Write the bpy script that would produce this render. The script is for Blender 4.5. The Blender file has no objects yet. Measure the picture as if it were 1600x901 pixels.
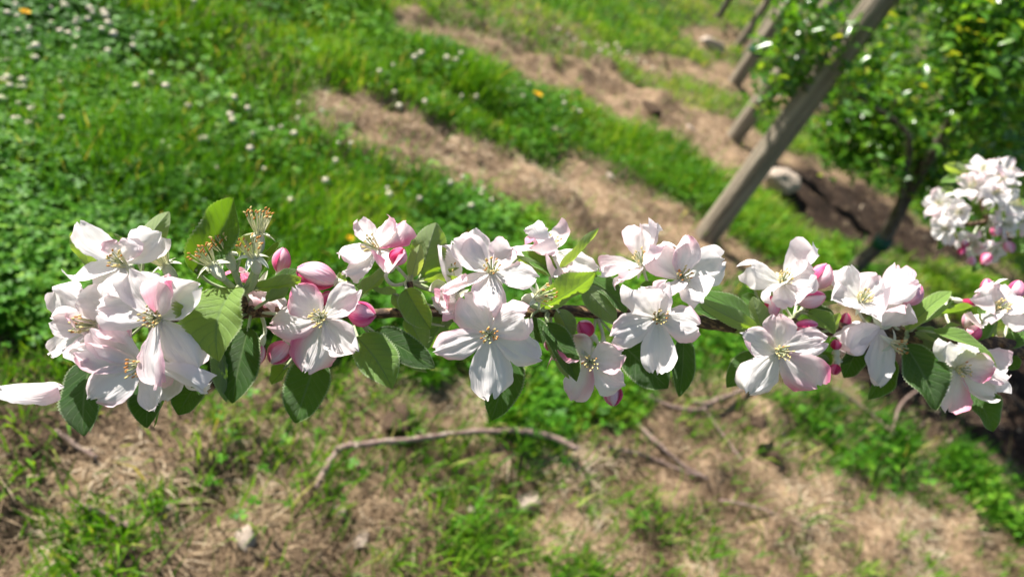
import bpy, math, random
import numpy as np
from mathutils import Vector, Matrix, noise as mnoise

random.seed(7)
rng = np.random.default_rng(11)
scene = bpy.context.scene
COL = scene.collection
R = math.radians

# ------------------------------------------------------------------ camera
FPX = 1069.0                      # focal length in pixels of the 1600 px wide frame
CAM_H = 1.0
PITCH, ROLL = R(35.0), R(30.5)
SUN_CAM = Vector((-0.30, 0.86, -0.20))  # towards the sun: right, up, towards viewer is negative forward


def cam_basis():
    f = Vector((0, math.cos(PITCH), -math.sin(PITCH)))
    r0 = Vector((1, 0, 0))
    u0 = r0.cross(f)
    # the top of the picture leans to the left of the plumb line
    r = r0 * math.cos(ROLL) + u0 * math.sin(ROLL)
    u = u0 * math.cos(ROLL) - r0 * math.sin(ROLL)
    return r, u, f


CR, CU, CF = cam_basis()
CPOS = Vector((0, 0, CAM_H))
cam_data = bpy.data.cameras.new('camera')
cam = bpy.data.objects.new('camera', cam_data)
COL.objects.link(cam)
cam.matrix_world = Matrix(((CR.x, CU.x, -CF.x, CPOS.x), (CR.y, CU.y, -CF.y, CPOS.y),
                           (CR.z, CU.z, -CF.z, CPOS.z), (0, 0, 0, 1)))
cam_data.sensor_width = 36.0
cam_data.lens = 36.0 * FPX / 1600.0
cam_data.clip_start = 0.02
cam_data.clip_end = 500
cam_data.dof.use_dof = True
cam_data.dof.focus_distance = 0.338
cam_data.dof.aperture_fstop = 24.05 / 3.4
scene.camera = cam

# ------------------------------------------------------------------ sky, sun, exposure
def c2w(v):
    """(right, up, towards viewer) -> world direction"""
    return CR * v[0] + CU * v[1] - CF * v[2]


SUN = c2w((SUN_CAM.x, SUN_CAM.y, -SUN_CAM.z)).normalized()
sun_el = math.asin(SUN.z)
sun_az = math.atan2(SUN.x, SUN.y)
world = bpy.data.worlds.new('World')
scene.world = world
world.use_nodes = True
wn = world.node_tree.nodes
sky = wn.new('ShaderNodeTexSky')
sky.sky_type = 'NISHITA'
sky.sun_disc = False
sky.sun_elevation = sun_el
sky.sun_rotation = sun_az
wn['Background'].inputs['Strength'].default_value = 0.056
world.node_tree.links.new(sky.outputs[0], wn['Background'].inputs['Color'])
sl = bpy.data.lights.new('sun', 'SUN')
sl.energy = 5.0
sl.angle = R(0.55)
sl.color = (1.0, 0.955, 0.88)
so = bpy.data.objects.new('sun', sl)
COL.objects.link(so)
so.rotation_euler = SUN.to_track_quat('Z', 'Y').to_euler()
scene.view_settings.view_transform = 'Standard'
scene.view_settings.look = 'None'
scene.view_settings.gamma = 1
scene.view_settings.exposure = 1.32
scene.view_settings.use_curve_mapping = False
scene.render.engine = 'CYCLES'
scene.cycles.max_bounces = 8
scene.cycles.transparent_max_bounces = 4


# ------------------------------------------------------------------ helpers
def P(px, py, z):
    return CPOS + CR * ((px - 800) * z / FPX) + CU * ((450.5 - py) * z / FPX) + CF * z


def G(px, py):
    d = CR * ((px - 800) / FPX) + CU * ((450.5 - py) / FPX) + CF
    t = -CAM_H / d.z
    p = CPOS + d * t
    return p


def proj(xyz):
    d = xyz - np.array(CPOS)
    x = d @ np.array(CR); y = d @ np.array(CU); z = d @ np.array(CF)
    zz = np.where(z > 0.05, z, 0.05)
    return 800 + FPX * x / zz, 450.5 - FPX * y / zz, z


ORG = {}


def link(name, me, origin, parent=None, mats=()):
    o = bpy.data.objects.new(name, me)
    COL.objects.link(o)
    origin = Vector(origin)
    ORG[o.name] = origin
    if parent is not None:
        o.parent = parent
        o.location = origin - ORG[parent.name]
    else:
        o.location = origin
    if me is not None:
        for m in mats:
            me.materials.append(m)
    return o


def tag(o, label, cat, group=None, kind=None):
    o['label'] = label
    if cat: o['category'] = cat
    if group: o['group'] = group
    if kind: o['kind'] = kind
    return o


class MB:
    def __init__(s):
        s.v = []; s.f = []; s.m = []; s.at = {}

    def grid(s, pts, nu, nv, mat=0, attrs=None):
        b = len(s.v)
        s.v += pts
        for i in range(nu):
            for j in range(nv):
                k = b + i * (nv + 1) + j
                s.f.append((k, k + nv + 1, k + nv + 2, k + 1)); s.m.append(mat)
        if attrs:
            for key, val in attrs.items():
                a = s.at.setdefault(key, [])
                a += [0.0] * (b - len(a)) + list(val)

    def tube(s, pts, rad, n=6, mat=0, cap=True):
        b = len(s.v)
        m = len(pts)
        pts = [Vector(p) for p in pts]
        up = Vector((0.31, 0.17, 0.93))
        for i, p in enumerate(pts):
            t = (pts[min(i + 1, m - 1)] - pts[max(i - 1, 0)]).normalized()
            a = t.cross(up)
            if a.length < 1e-4: a = t.cross(Vector((1, 0, 0)))
            a.normalize(); c = t.cross(a)
            r = rad[i] if hasattr(rad, '__len__') else rad
            for k in range(n):
                an = 2 * math.pi * k / n
                s.v.append(p + (a * math.cos(an) + c * math.sin(an)) * r)
        for i in range(m - 1):
            for k in range(n):
                k2 = (k + 1) % n
                s.f.append((b + i * n + k, b + i * n + k2, b + (i + 1) * n + k2, b + (i + 1) * n + k)); s.m.append(mat)
        if cap:
            s.f.append(tuple(b + k for k in range(n))[::-1]); s.m.append(mat)
            s.f.append(tuple(b + (m - 1) * n + k for k in range(n))); s.m.append(mat)

    def ball(s, c, ax, ay, az, mat=0, nu=5, nv=6):
        b = len(s.v)
        for i in range(nu + 1):
            th = math.pi * i / nu
            for j in range(nv):
                ph = 2 * math.pi * j / nv
                s.v.append(c + ax * (math.sin(th) * math.cos(ph)) + ay * (math.sin(th) * math.sin(ph)) + az * math.cos(th))
        for i in range(nu):
            for j in range(nv):
                j2 = (j + 1) % nv
                s.f.append((b + i * nv + j, b + (i + 1) * nv + j, b + (i + 1) * nv + j2, b + i * nv + j2)); s.m.append(mat)

    def build(s, name, origin, parent, mats, smooth=True):
        me = bpy.data.meshes.new(name)
        o = Vector(origin)
        me.from_pydata([tuple(Vector(p) - o) for p in s.v], [], s.f)
        me.polygons.foreach_set('material_index', s.m)
        if smooth:
            me.polygons.foreach_set('use_smooth', [True] * len(s.f))
        for key, val in s.at.items():
            a = me.attributes.new(key, 'FLOAT', 'POINT')
            val = list(val) + [0.0] * (len(s.v) - len(val))
            a.data.foreach_set('value', val)
        me.update()
        return link(name, me, origin, parent, mats)


def smooth_path(pts, n=6):
    pts = [Vector(p) for p in pts]
    out = []
    for i in range(len(pts) - 1):
        p0 = pts[max(i - 1, 0)]; p1 = pts[i]; p2 = pts[i + 1]; p3 = pts[min(i + 2, len(pts) - 1)]
        for k in range(n):
            t = k / n
            out.append(0.5 * ((2 * p1) + (p2 - p0) * t + (2 * p0 - 5 * p1 + 4 * p2 - p3) * t * t + (3 * p1 - p0 - 3 * p2 + p3) * t ** 3))
    out.append(pts[-1])
    return out


def vnoise(x, y, s, seed=0.0):
    x = np.asarray(x, float) * s; y = np.asarray(y, float) * s
    xi = np.floor(x); yi = np.floor(y)
    fx = x - xi; fy = y - yi
    fx = fx * fx * (3 - 2 * fx); fy = fy * fy * (3 - 2 * fy)

    def h(a, b):
        v = np.sin(a * 127.1 + b * 311.7 + seed * 74.7) * 43758.5453
        return v - np.floor(v)
    return (h(xi, yi) * (1 - fx) + h(xi + 1, yi) * fx) * (1 - fy) + (h(xi, yi + 1) * (1 - fx) + h(xi + 1, yi + 1) * fx) * fy


def in_poly(px, py, poly):
    inside = np.zeros(px.shape, bool)
    n = len(poly)
    for i in range(n):
        x1, y1 = poly[i]; x2, y2 = poly[(i + 1) % n]
        c = ((y1 > py) != (y2 > py))
        with np.errstate(divide='ignore', invalid='ignore'):
            xx = (x2 - x1) * (py - y1) / (y2 - y1 + 1e-12) + x1
        inside ^= c & (px < xx)
    return inside


# ------------------------------------------------------------------ materials
def new_mat(name):
    m = bpy.data.materials.new(name)
    m.use_nodes = True
    nt = m.node_tree
    nt.nodes.clear()
    out = nt.nodes.new('ShaderNodeOutputMaterial')
    return m, nt, out


class N:
    def __init__(s, nt): s.nt = nt

    def __call__(s, t, ins=None, **kw):
        n = s.nt.nodes.new('ShaderNode' + t)
        for k, v in kw.items(): setattr(n, k, v)
        for k, v in (ins or {}).items():
            if hasattr(v, 'bl_idname') or isinstance(v, bpy.types.NodeSocket): s.nt.links.new(v, n.inputs[k])
            else: n.inputs[k].default_value = v
        return n

    def attr(s, name): return s('Attribute', attribute_name=name).outputs['Fac']

    def math(s, op, a, b=0.0, c=None, clamp=False):
        n = s('Math', operation=op); n.use_clamp = clamp
        for i, v in enumerate((a, b, c)):
            if v is None: continue
            if isinstance(v, bpy.types.NodeSocket): s.nt.links.new(v, n.inputs[i])
            else: n.inputs[i].default_value = v
        return n.outputs[0]

    def mix(s, fac, a, b, mode='MIX'):
        n = s('Mix', data_type='RGBA', blend_type=mode)
        for i, v in ((0, fac), (6, a), (7, b)):
            if isinstance(v, bpy.types.NodeSocket): s.nt.links.new(v, n.inputs[i])
            elif i == 0: n.inputs[i].default_value = v
            else: n.inputs[i].default_value = (*v, 1)
        return n.outputs[2]

    def noise(s, scale, detail=3, vec=None, rough=0.55):
        n = s('TexNoise', {'Scale': scale, 'Detail': detail, 'Roughness': rough})
        if vec is not None: s.nt.links.new(vec, n.inputs['Vector'])
        return n.outputs['Fac']

    def ramp(s, fac, stops):
        n = s('ValToRGB', {'Fac': fac})
        e = n.color_ramp.elements
        while len(e) < len(stops): e.new(0.5)
        for k, (p, c) in enumerate(stops):
            e[k].position = p; e[k].color = (*c, 1)
        return n.outputs['Color']

    def bump(s, h, strength, dist):
        return s('Bump', {'Height': h, 'Strength': strength, 'Distance': dist}).outputs['Normal']

    def leafy(s, out, col, tcol, fac, rough, spec=0.4, normal=None, sheen=0.0):
        p = s('BsdfPrincipled', {'Base Color': col, 'Roughness': rough, 'Specular IOR Level': spec})
        if sheen:
            p.inputs['Sheen Weight'].default_value = sheen
            p.inputs['Sheen Roughness'].default_value = 0.4
        t = s('BsdfTranslucent', {'Color': tcol})
        if normal is not None:
            s.nt.links.new(normal, p.inputs['Normal'])
        mx = s('MixShader', {0: fac, 1: p.outputs[0], 2: t.outputs[0]})
        s.nt.links.new(mx.outputs[0], out.inputs['Surface'])


def mat_petal():
    m, nt, out = new_mat('petal_white_pink')
    n = N(nt)
    pu, pv, pk = n.attr('pu'), n.attr('pv'), n.attr('pink')
    vec = n('CombineXYZ', {0: n.math('MULTIPLY', pu, 2.2), 1: n.math('MULTIPLY', pv, 16.0), 2: n.attr('rnd')}).outputs[0]
    vein = n.noise(1.0, 3, vec)
    blot = n.noise(230, 2)
    f = n.math('MULTIPLY', pk, n.math('ADD', n.math('MULTIPLY', blot, 0.9), 0.55), clamp=True)
    f2 = n.math('MULTIPLY', f, n.math('ADD', n.math('MULTIPLY', vein, 0.7), 0.65), clamp=True)
    col = n.mix(f2, (0.90, 0.875, 0.865), (0.84, 0.20, 0.38))
    tr = n.mix(f2, (0.90, 0.86, 0.84), (0.86, 0.26, 0.42))
    nrm = n.bump(vein, 0.45, 0.0025)
    n.leafy(out, col, tr, 0.48, 0.55, 0.3, nrm)
    return m


def mat_bud():
    m, nt, out = new_mat('bud_petal')
    n = N(nt)
    pu, pv, pk = n.attr('pu'), n.attr('pv'), n.attr('pink')
    vec = n('CombineXYZ', {0: n.math('MULTIPLY', pu, 2.5), 1: n.math('MULTIPLY', pv, 9.0), 2: n.attr('rnd')}).outputs[0]
    vein = n.noise(1.0, 3, vec)
    f = n.math('ADD', pk, n.math('MULTIPLY', n.math('SUBTRACT', vein, 0.5), 0.45), clamp=True)
    col = n.ramp(f, [(0.0, (0.84, 0.76, 0.76)), (0.28, (0.84, 0.44, 0.54)), (0.52, (0.76, 0.11, 0.28)), (1.0, (0.46, 0.010, 0.08))])
    nrm = n.bump(vein, 0.4, 0.0015)
    n.leafy(out, col, col, 0.22, 0.5, 0.3, nrm)
    return m


def mat_leaf():
    m, nt, out = new_mat('apple_leaf')
    n = N(nt)
    pu, pv, var = n.attr('pu'), n.attr('pv'), n.attr('var')
    av = n.math('ABSOLUTE', pv)
    ph = n.math('SUBTRACT', n.math('MULTIPLY', pu, 8.5), n.math('MULTIPLY', av, 2.3))
    fr = n.math('ABSOLUTE', n.math('SUBTRACT', n.math('FRACT', ph), 0.5))
    lat = n.math('SUBTRACT', 1.0, n.math('MULTIPLY', fr, 8.0), clamp=True)
    mid = n.math('SUBTRACT', 1.0, n.math('MULTIPLY', av, 12.0), clamp=True)
    vein = n.math('MAXIMUM', n.math('MULTIPLY', lat, 0.45), mid, clamp=True)
    edge = n.math('MULTIPLY', n.math('SUBTRACT', av, 0.90), 11.0, clamp=True)
    gn = n.noise(900, 2)
    gl = n.noise(120, 3)
    top0 = n.ramp(var, [(0.0, (0.022, 0.080, 0.010)), (0.4, (0.105, 0.28, 0.030)), (1.0, (0.34, 0.50, 0.11))])
    top = n.mix(n.math('MULTIPLY', vein, 0.5), top0, (0.30, 0.42, 0.18))
    top = n.mix(n.math('MULTIPLY', n.math('MULTIPLY', gn, var), 0.55), top, (0.30, 0.44, 0.17))
    bot0 = n.mix(var, (0.16, 0.25, 0.10), (0.40, 0.52, 0.21))
    bot = n.mix(n.math('MULTIPLY', vein, 0.5), bot0, (0.42, 0.48, 0.30))
    bot = n.mix(n.math('MULTIPLY', gn, 0.35), bot, (0.36, 0.42, 0.26))
    bf = n('NewGeometry').outputs['Backfacing']
    col = n.mix(bf, top, bot)
    col = n.mix(n.math('MULTIPLY', edge, 0.85), col, (0.52, 0.60, 0.36))
    tr = n.ramp(var, [(0.0, (0.11, 0.26, 0.006)), (0.5, (0.40, 0.62, 0.02)), (1.0, (0.66, 0.74, 0.08))])
    tr = n.mix(n.math('MULTIPLY', vein, 0.8), tr, (0.08, 0.16, 0.02))
    tr = n.mix(n.math('MULTIPLY', gl, 0.5), tr, (0.16, 0.30, 0.01))
    h = n.math('SUBTRACT', n.math('ADD', n.math('MULTIPLY', gl, 0.5), n.math('MULTIPLY', gn, 0.35)), n.math('MULTIPLY', vein, 0.8))
    nrm = n.bump(h, 0.8, 0.0012)
    rough = n.math('ADD', 0.36, n.math('MULTIPLY', bf, 0.3))
    n.leafy(out, col, tr, 0.42, rough, 0.5, nrm)
    return m


def mat_simple(name, col, rough=0.7, noise=None, col2=None, bump=0.0, scale=60, spec=0.3, trans=0.0):
    m, nt, out = new_mat(name)
    n = N(nt)
    f = n.noise(scale, 4)
    c = n.mix(f, col, col2 or tuple(x * 0.6 for x in col))
    nrm = n.bump(f, bump, 0.01) if bump else None
    if trans:
        n.leafy(out, c, c, trans, rough, spec, nrm)
    else:
        p = n('BsdfPrincipled', {'Base Color': c, 'Roughness': rough, 'Specular IOR Level': spec})
        if nrm is not None: nt.links.new(nrm, p.inputs['Normal'])
        nt.links.new(p.outputs[0], out.inputs['Surface'])
    return m


def mat_bark(name, c1, c2, c3, scale, bump):
    m, nt, out = new_mat(name)
    n = N(nt)
    a = n.noise(scale, 5)
    b = n.noise(scale * 0.22, 3)
    c = n.mix(a, c1, c2)
    c = n.mix(n.ramp(b, [(0.48, (0, 0, 0)), (0.66, (1, 1, 1))]), c, c3)
    nrm = n.bump(a, bump, 4.0 / scale)
    p = n('BsdfPrincipled', {'Base Color': c, 'Roughness': 0.65, 'Specular IOR Level': 0.35, 'Normal': nrm})
    nt.links.new(p.outputs[0], out.inputs['Surface'])
    return m


def mat_post():
    m, nt, out = new_mat('weathered_wood')
    n = N(nt)
    tc = n('TexCoord').outputs['Object']
    mp = n('Mapping', {'Vector': tc, 'Scale': (45, 45, 2.2)}).outputs[0]
    a = n.noise(1.0, 5, mp, 0.65)
    b = n.noise(7, 3, tc)
    c = n.ramp(a, [(0.34, (0.10, 0.08, 0.058)), (0.55, (0.29, 0.24, 0.18)), (0.74, (0.44, 0.38, 0.30))])
    c = n.mix(n.math('MULTIPLY', b, 0.6), c, (0.19, 0.16, 0.115))
    nrm = n.bump(a, 1.0, 0.02)
    p = n('BsdfPrincipled', {'Base Color': c, 'Roughness': 0.85, 'Specular IOR Level': 0.2, 'Normal': nrm})
    nt.links.new(p.outputs[0], out.inputs['Surface'])
    return m


def mat_var(name, stops, trans, rough=0.5, spec=0.35, tboost=1.4):
    m, nt, out = new_mat(name)
    n = N(nt)
    c = n.ramp(n.attr('var'), stops)
    t = n.ramp(n.attr('var'), [(p, (min(1, k[0] * tboost * 1.15), min(1, k[1] * tboost), k[2] * 0.5)) for p, k in stops])
    n.leafy(out, c, t, trans, rough, spec)
    return m


def mat_ground():
    m, nt, out = new_mat('orchard_soil')
    n = N(nt)
    pos = n('NewGeometry').outputs['Position']
    a = n.noise(9, 6, pos, 0.65)
    b = n.noise(55, 5, pos, 0.65)
    c = n.noise(2.2, 3, pos)
    straw = n.ramp(b, [(0.34, (0.07, 0.046, 0.029)), (0.5, (0.26, 0.18, 0.112)), (0.66, (0.46, 0.355, 0.24))])
    soil = n.ramp(a, [(0.36, (0.05, 0.031, 0.02)), (0.5, (0.19, 0.122, 0.073)), (0.64, (0.38, 0.265, 0.16))])
    base = n.mix(n.math('MULTIPLY', c, 0.9), straw, soil)
    sand = n.ramp(a, [(0.3, (0.34, 0.21, 0.10)), (0.65, (0.55, 0.37, 0.19))])
    base = n.mix(n.attr('sand'), base, sand)
    dark_soil_shade = n.ramp(b, [(0.35, (0.012, 0.008, 0.006)), (0.7, (0.055, 0.036, 0.025))])  # tone of the dark soil, also of the painted tree shade
    base = n.mix(n.attr('dark'), base, dark_soil_shade)
    lush = n.ramp(b, [(0.3, (0.020, 0.032, 0.009)), (0.6, (0.06, 0.085, 0.025))])
    base = n.mix(n.attr('lush'), base, lush)
    nrm = n.bump(n.math('ADD', a, b), 0.8, 0.02)
    p = n('BsdfPrincipled', {'Base Color': base, 'Roughness': 0.95, 'Specular IOR Level': 0.1, 'Normal': nrm})
    nt.links.new(p.outputs[0], out.inputs['Surface'])
    return m


M_PETAL, M_BUD, M_LEAF = mat_petal(), mat_bud(), mat_leaf()
M_GREEN = mat_simple('downy_stem', (0.26, 0.33, 0.15), 0.75, col2=(0.42, 0.46, 0.30), scale=600)
M_WOOL = mat_simple('woolly_sepal', (0.50, 0.55, 0.36), 0.85, col2=(0.82, 0.81, 0.68), scale=500, trans=0.25)
M_FIL = mat_simple('filament', (0.84, 0.80, 0.58), 0.6, col2=(0.62, 0.64, 0.34), scale=200, trans=0.25)
M_ANT = mat_simple('anther_yellow', (0.74, 0.62, 0.30), 0.7, col2=(0.55, 0.40, 0.12), scale=400)
M_ANTB = mat_simple('anther_spent', (0.56, 0.27, 0.06), 0.7, col2=(0.38, 0.13, 0.03), scale=400)
M_TWIG = mat_bark('young_bark', (0.085, 0.050, 0.032), (0.035, 0.020, 0.014), (0.30, 0.19, 0.09), 420, 0.4)
M_BARK = mat_bark('old_bark', (0.13, 0.10, 0.075), (0.05, 0.038, 0.028), (0.22, 0.19, 0.15), 60, 0.6)
M_DEAD = mat_bark('dead_twig_bark', (0.30, 0.20, 0.16), (0.16, 0.10, 0.08), (0.44, 0.34, 0.28), 90, 0.5)
M_POST = mat_post()
M_TIE = mat_simple('tie_tape', (0.008, 0.075, 0.045), 0.5, col2=(0.006, 0.05, 0.03))
M_ROCK = mat_simple('pale_stone', (0.50, 0.41, 0.33), 0.9, col2=(0.27, 0.21, 0.165), bump=0.6, scale=22)
M_GRASS = mat_var('grass', [(0.0, (0.020, 0.088, 0.004)), (0.45, (0.078, 0.23, 0.009)), (0.8, (0.19, 0.35, 0.022)), (1.0, (0.48, 0.44, 0.14))], 0.40, 0.5, 0.2)
M_CLOVER = mat_var('clover_leaf', [(0.0, (0.022, 0.10, 0.005)), (0.6, (0.075, 0.235, 0.010)), (1.0, (0.19, 0.35, 0.025))], 0.3, 0.55, 0.22)
M_STRAW = mat_var('dry_straw', [(0.0, (0.085, 0.055, 0.032)), (0.4, (0.22, 0.15, 0.088)), (0.75, (0.40, 0.30, 0.185)), (1.0, (0.60, 0.50, 0.36))], 0.15, 0.75, 0.2, 1.0)
M_CROWN = mat_var('tree_leaf', [(0.0, (0.028, 0.105, 0.010)), (0.55, (0.080, 0.225, 0.020)), (0.9, (0.17, 0.33, 0.035)), (1.0, (0.34, 0.40, 0.05))], 0.44, 0.3, 0.8)
M_CLW = mat_simple('clover_floret', (0.86, 0.83, 0.68), 0.8, col2=(0.70, 0.58, 0.42), scale=140, trans=0.2)
M_DAN = mat_simple('dandelion_floret', (0.85, 0.55, 0.01), 0.7, col2=(0.80, 0.42, 0.005), scale=200)
M_GROUND = mat_ground()

# ------------------------------------------------------------------ ground cover map and painted tree shade (outlines as walked on the ground)
def gp(poly):
    return [tuple(G(x, y)[:2]) for x, y in poly]


STRIP1 = gp([(490, 140), (560, 155), (640, 180), (720, 203), (800, 222), (900, 252), (1000, 288), (1100, 330), (1180, 370), (1260, 425),
             (1400, 500), (1600, 600), (1560, 640), (1380, 560), (1200, 470), (1080, 440), (960, 425), (880, 400), (830, 345), (760, 305), (680, 282), (590, 245), (530, 212)])
STRIP2 = gp([(590, 10), (680, 38), (770, 68), (860, 90), (950, 106), (1050, 155), (1150, 205), (1300, 255), (1460, 360), (1700, 500), (1640, 500), (1440, 405), (1280, 335),
             (1180, 300), (1120, 262), (1050, 222), (990, 192), (900, 150), (780, 128), (690, 92), (620, 50)])
STRIP3 = gp([(950, 72), (1020, 80), (1090, 92), (1150, 105), (1260, 150), (1400, 190), (1400, 215), (1220, 175), (1160, 160), (1080, 132), (1000, 106)])
STRIP4 = gp([(1040, 45), (1100, 42), (1160, 60), (1190, 72), (1150, 82), (1090, 78)])
PATCHY = gp([(-600, 505), (90, 525), (300, 560), (500, 545), (700, 540), (800, 600), (900, 660), (1000, 610), (1130, 560), (1250, 575), (1330, 590), (1450, 640), (1750, 760), (1900, 1300), (-800, 1300)])
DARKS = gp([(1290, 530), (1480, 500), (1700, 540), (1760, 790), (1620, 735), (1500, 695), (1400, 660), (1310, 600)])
TREE_SHADE = gp([(1190, 285), (1260, 265), (1340, 285), (1480, 370), (1560, 430), (1480, 425), (1330, 392), (1230, 355)])  # shade under the apple tree, painted into the soil colour
SAND = gp([(-300, 660), (60, 660), (170, 690), (190, 740), (110, 800), (-40, 830), (-300, 860)])


def soft_poly(x, y, poly, w):
    acc = np.zeros(x.shape)
    k = 0
    for dx, dy in ((0, 0), (1, 0), (-1, 0), (0, 1), (0, -1), (.7, .7), (-.7, .7), (.7, -.7), (-.7, -.7)):
        acc += in_poly(x + dx * w, y + dy * w, poly); k += 1
    return acc / k


def cover(x, y):
    """lush, patchy, dark, sand in 0..1 at ground points"""
    jx = x + (vnoise(x, y, 6, 1) - .5) * .16 + (vnoise(x, y, 17, 5) - .5) * .07
    jy = y + (vnoise(x, y, 6, 2) - .5) * .16 + (vnoise(x, y, 17, 6) - .5) * .07
    bare = np.maximum.reduce([soft_poly(jx, jy, s, .05) for s in (STRIP1, STRIP2, STRIP3, STRIP4)])
    pat = soft_poly(jx, jy, PATCHY, .06)
    dark = np.maximum(soft_poly(jx, jy, DARKS, .06), soft_poly(jx, jy, TREE_SHADE, .06))  # dark soil joined with the painted shade under the tree
    sand = soft_poly(jx, jy, SAND, .06) * np.clip((vnoise(x, y, 9, 8) - .2) * 2.2, 0, 1)
    far = np.clip((np.hypot(x, y) - 9) / 5, 0, 1)
    lush = np.clip(1 - bare - pat - dark, 0, 1)
    # islands of green in the patchy foreground: (pixel, radius m, strength)
    for (px, py, r, s) in ((830, 600, .13, 1.0), (900, 590, .10, .9), (785, 662, .04, 1), (450, 660, .12, .5), (360, 690, .09, .45), (520, 740, .11, .55), (620, 720, .12, .4),
                           (760, 830, .10, .45), (700, 760, .10, .4), (1290, 660, .16, .8), (1400, 700, .16, .85), (1500, 740, .15, .9), (1570, 800, .14, .9), (1210, 640, .14, .6), (1100, 590, .15, .55),
                           (980, 690, .08, .45), (1010, 800, .09, .4), (1290, 745, .12, .5), (1450, 790, .10, .5), (400, 790, .07, .4), (300, 760, .06, .45), (610, 870, .06, .5), (560, 620, .08, .4), (870, 760, .07, .4)):
        g = G(px, py)
        d = np.hypot(x - g.x, y - g.y)
        r = r * (1.25 if s > .75 else .9); s = s if s > .75 else s * .38
        lush = np.maximum(lush, s * np.clip(1.3 - d / r, 0, 1) * np.clip(vnoise(x, y, 14, 3) * 1.8 - .1, 0, 1) * (1 - dark * .9))
    lush = np.maximum(lush, far)
    # thin and worn places within the grass
    worn = np.clip((vnoise(x, y, 2.1, 21) - .62) * 3, 0, .55)
    return lush * (1 - worn * (1 - pat)), pat, dark, sand


# ------------------------------------------------------------------ ground sheet
def axis(lo_far, lo, hi, hi_far, step):
    core = np.arange(lo, hi, step)
    a = [lo]
    s = step
    while a[-1] > lo_far: s *= 1.35; a.append(a[-1] - s)
    b = [core[-1]]
    s = step
    while b[-1] < hi_far: s *= 1.35; b.append(b[-1] + s)
    return np.array(a[1:][::-1] + list(core) + b[1:])


AX = axis(-200, -3.2, 6.0, 200, 0.03)
AY = axis(-200, -0.6, 8.0, 250, 0.03)
GX, GY = np.meshgrid(AX, AY, indexing='ij')
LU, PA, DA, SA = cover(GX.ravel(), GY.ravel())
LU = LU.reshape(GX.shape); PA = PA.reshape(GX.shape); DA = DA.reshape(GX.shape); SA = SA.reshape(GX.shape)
near = np.clip(1 - (np.hypot(GX, GY) - 8) / 4, 0, 1)
HZ = ((vnoise(GX, GY, 1.4, 31) - .5) * .05 + (vnoise(GX, GY, 5, 32) - .5) * .035 + (vnoise(GX, GY, 13, 33) - .5) * .05 * (1 - LU * .6)
      + (vnoise(GX, GY, 28, 34) - .5) * .026 * (1 - LU * .7) + LU * .012) * near
for (px, py, r, a) in ((175, 865, .11, .03), (620, 650, .06, .035), (1020, 160, .17, .05), (830, 270, .10, .04), (890, 315, .09, .04), (1330, 655, .07, -.03), (265, 590, .05, .02), (1190, 655, .07, .05)):
    g = G(px, py)
    HZ += a * np.exp(-((GX - g.x) ** 2 + (GY - g.y) ** 2) / (r * r) * 2)


def hgt(x, y):
    ix = np.clip(np.searchsorted(AX, x) - 1, 0, len(AX) - 2); iy = np.clip(np.searchsorted(AY, y) - 1, 0, len(AY) - 2)
    fx = (x - AX[ix]) / (AX[ix + 1] - AX[ix]); fy = (y - AY[iy]) / (AY[iy + 1] - AY[iy])
    return (HZ[ix, iy] * (1 - fx) + HZ[ix + 1, iy] * fx) * (1 - fy) + (HZ[ix, iy + 1] * (1 - fx) + HZ[ix + 1, iy + 1] * fx) * fy


def GH(px, py):
    g = G(px, py)
    for _ in range(3):
        h = float(hgt(np.array([g.x]), np.array([g.y]))[0])
        d = (g - CPOS)
        g = CPOS + d * ((h - CAM_H) / d.z)
    return g


def np_mesh(name, verts, faces_list, attrs=None, smooth=True):
    """faces_list: list of int arrays (n,k)"""
    me = bpy.data.meshes.new(name)
    me.vertices.add(len(verts))
    me.vertices.foreach_set('co', np.ascontiguousarray(verts, np.float32).ravel())
    loops = np.concatenate([f.ravel() for f in faces_list])
    tot = np.concatenate([np.full(len(f), f.shape[1]) for f in faces_list])
    st = np.concatenate([[0], np.cumsum(tot)[:-1]])
    me.loops.add(len(loops)); me.polygons.add(len(tot))
    me.loops.foreach_set('vertex_index', loops.astype(np.int32))
    me.polygons.foreach_set('loop_start', st.astype(np.int32))
    me.polygons.foreach_set('loop_total', tot.astype(np.int32))
    me.polygons.foreach_set('use_smooth', np.full(len(tot), smooth))
    for k, v in (attrs or {}).items():
        a = me.attributes.new(k, 'FLOAT', 'POINT')
        a.data.foreach_set('value', np.ascontiguousarray(v, np.float32))
    me.update(calc_edges=True)
    me.validate()
    return me


nx, ny = GX.shape
idx = np.arange(nx * ny).reshape(nx, ny)
quads = np.stack([idx[:-1, :-1], idx[1:, :-1], idx[1:, 1:], idx[:-1, 1:]], -1).reshape(-1, 4)
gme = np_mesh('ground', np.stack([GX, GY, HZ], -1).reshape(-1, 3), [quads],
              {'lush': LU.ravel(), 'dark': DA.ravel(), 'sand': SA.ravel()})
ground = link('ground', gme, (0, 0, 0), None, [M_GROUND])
tag(ground, 'sloping orchard soil with bare tan strips between grass', None, kind='structure')


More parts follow.
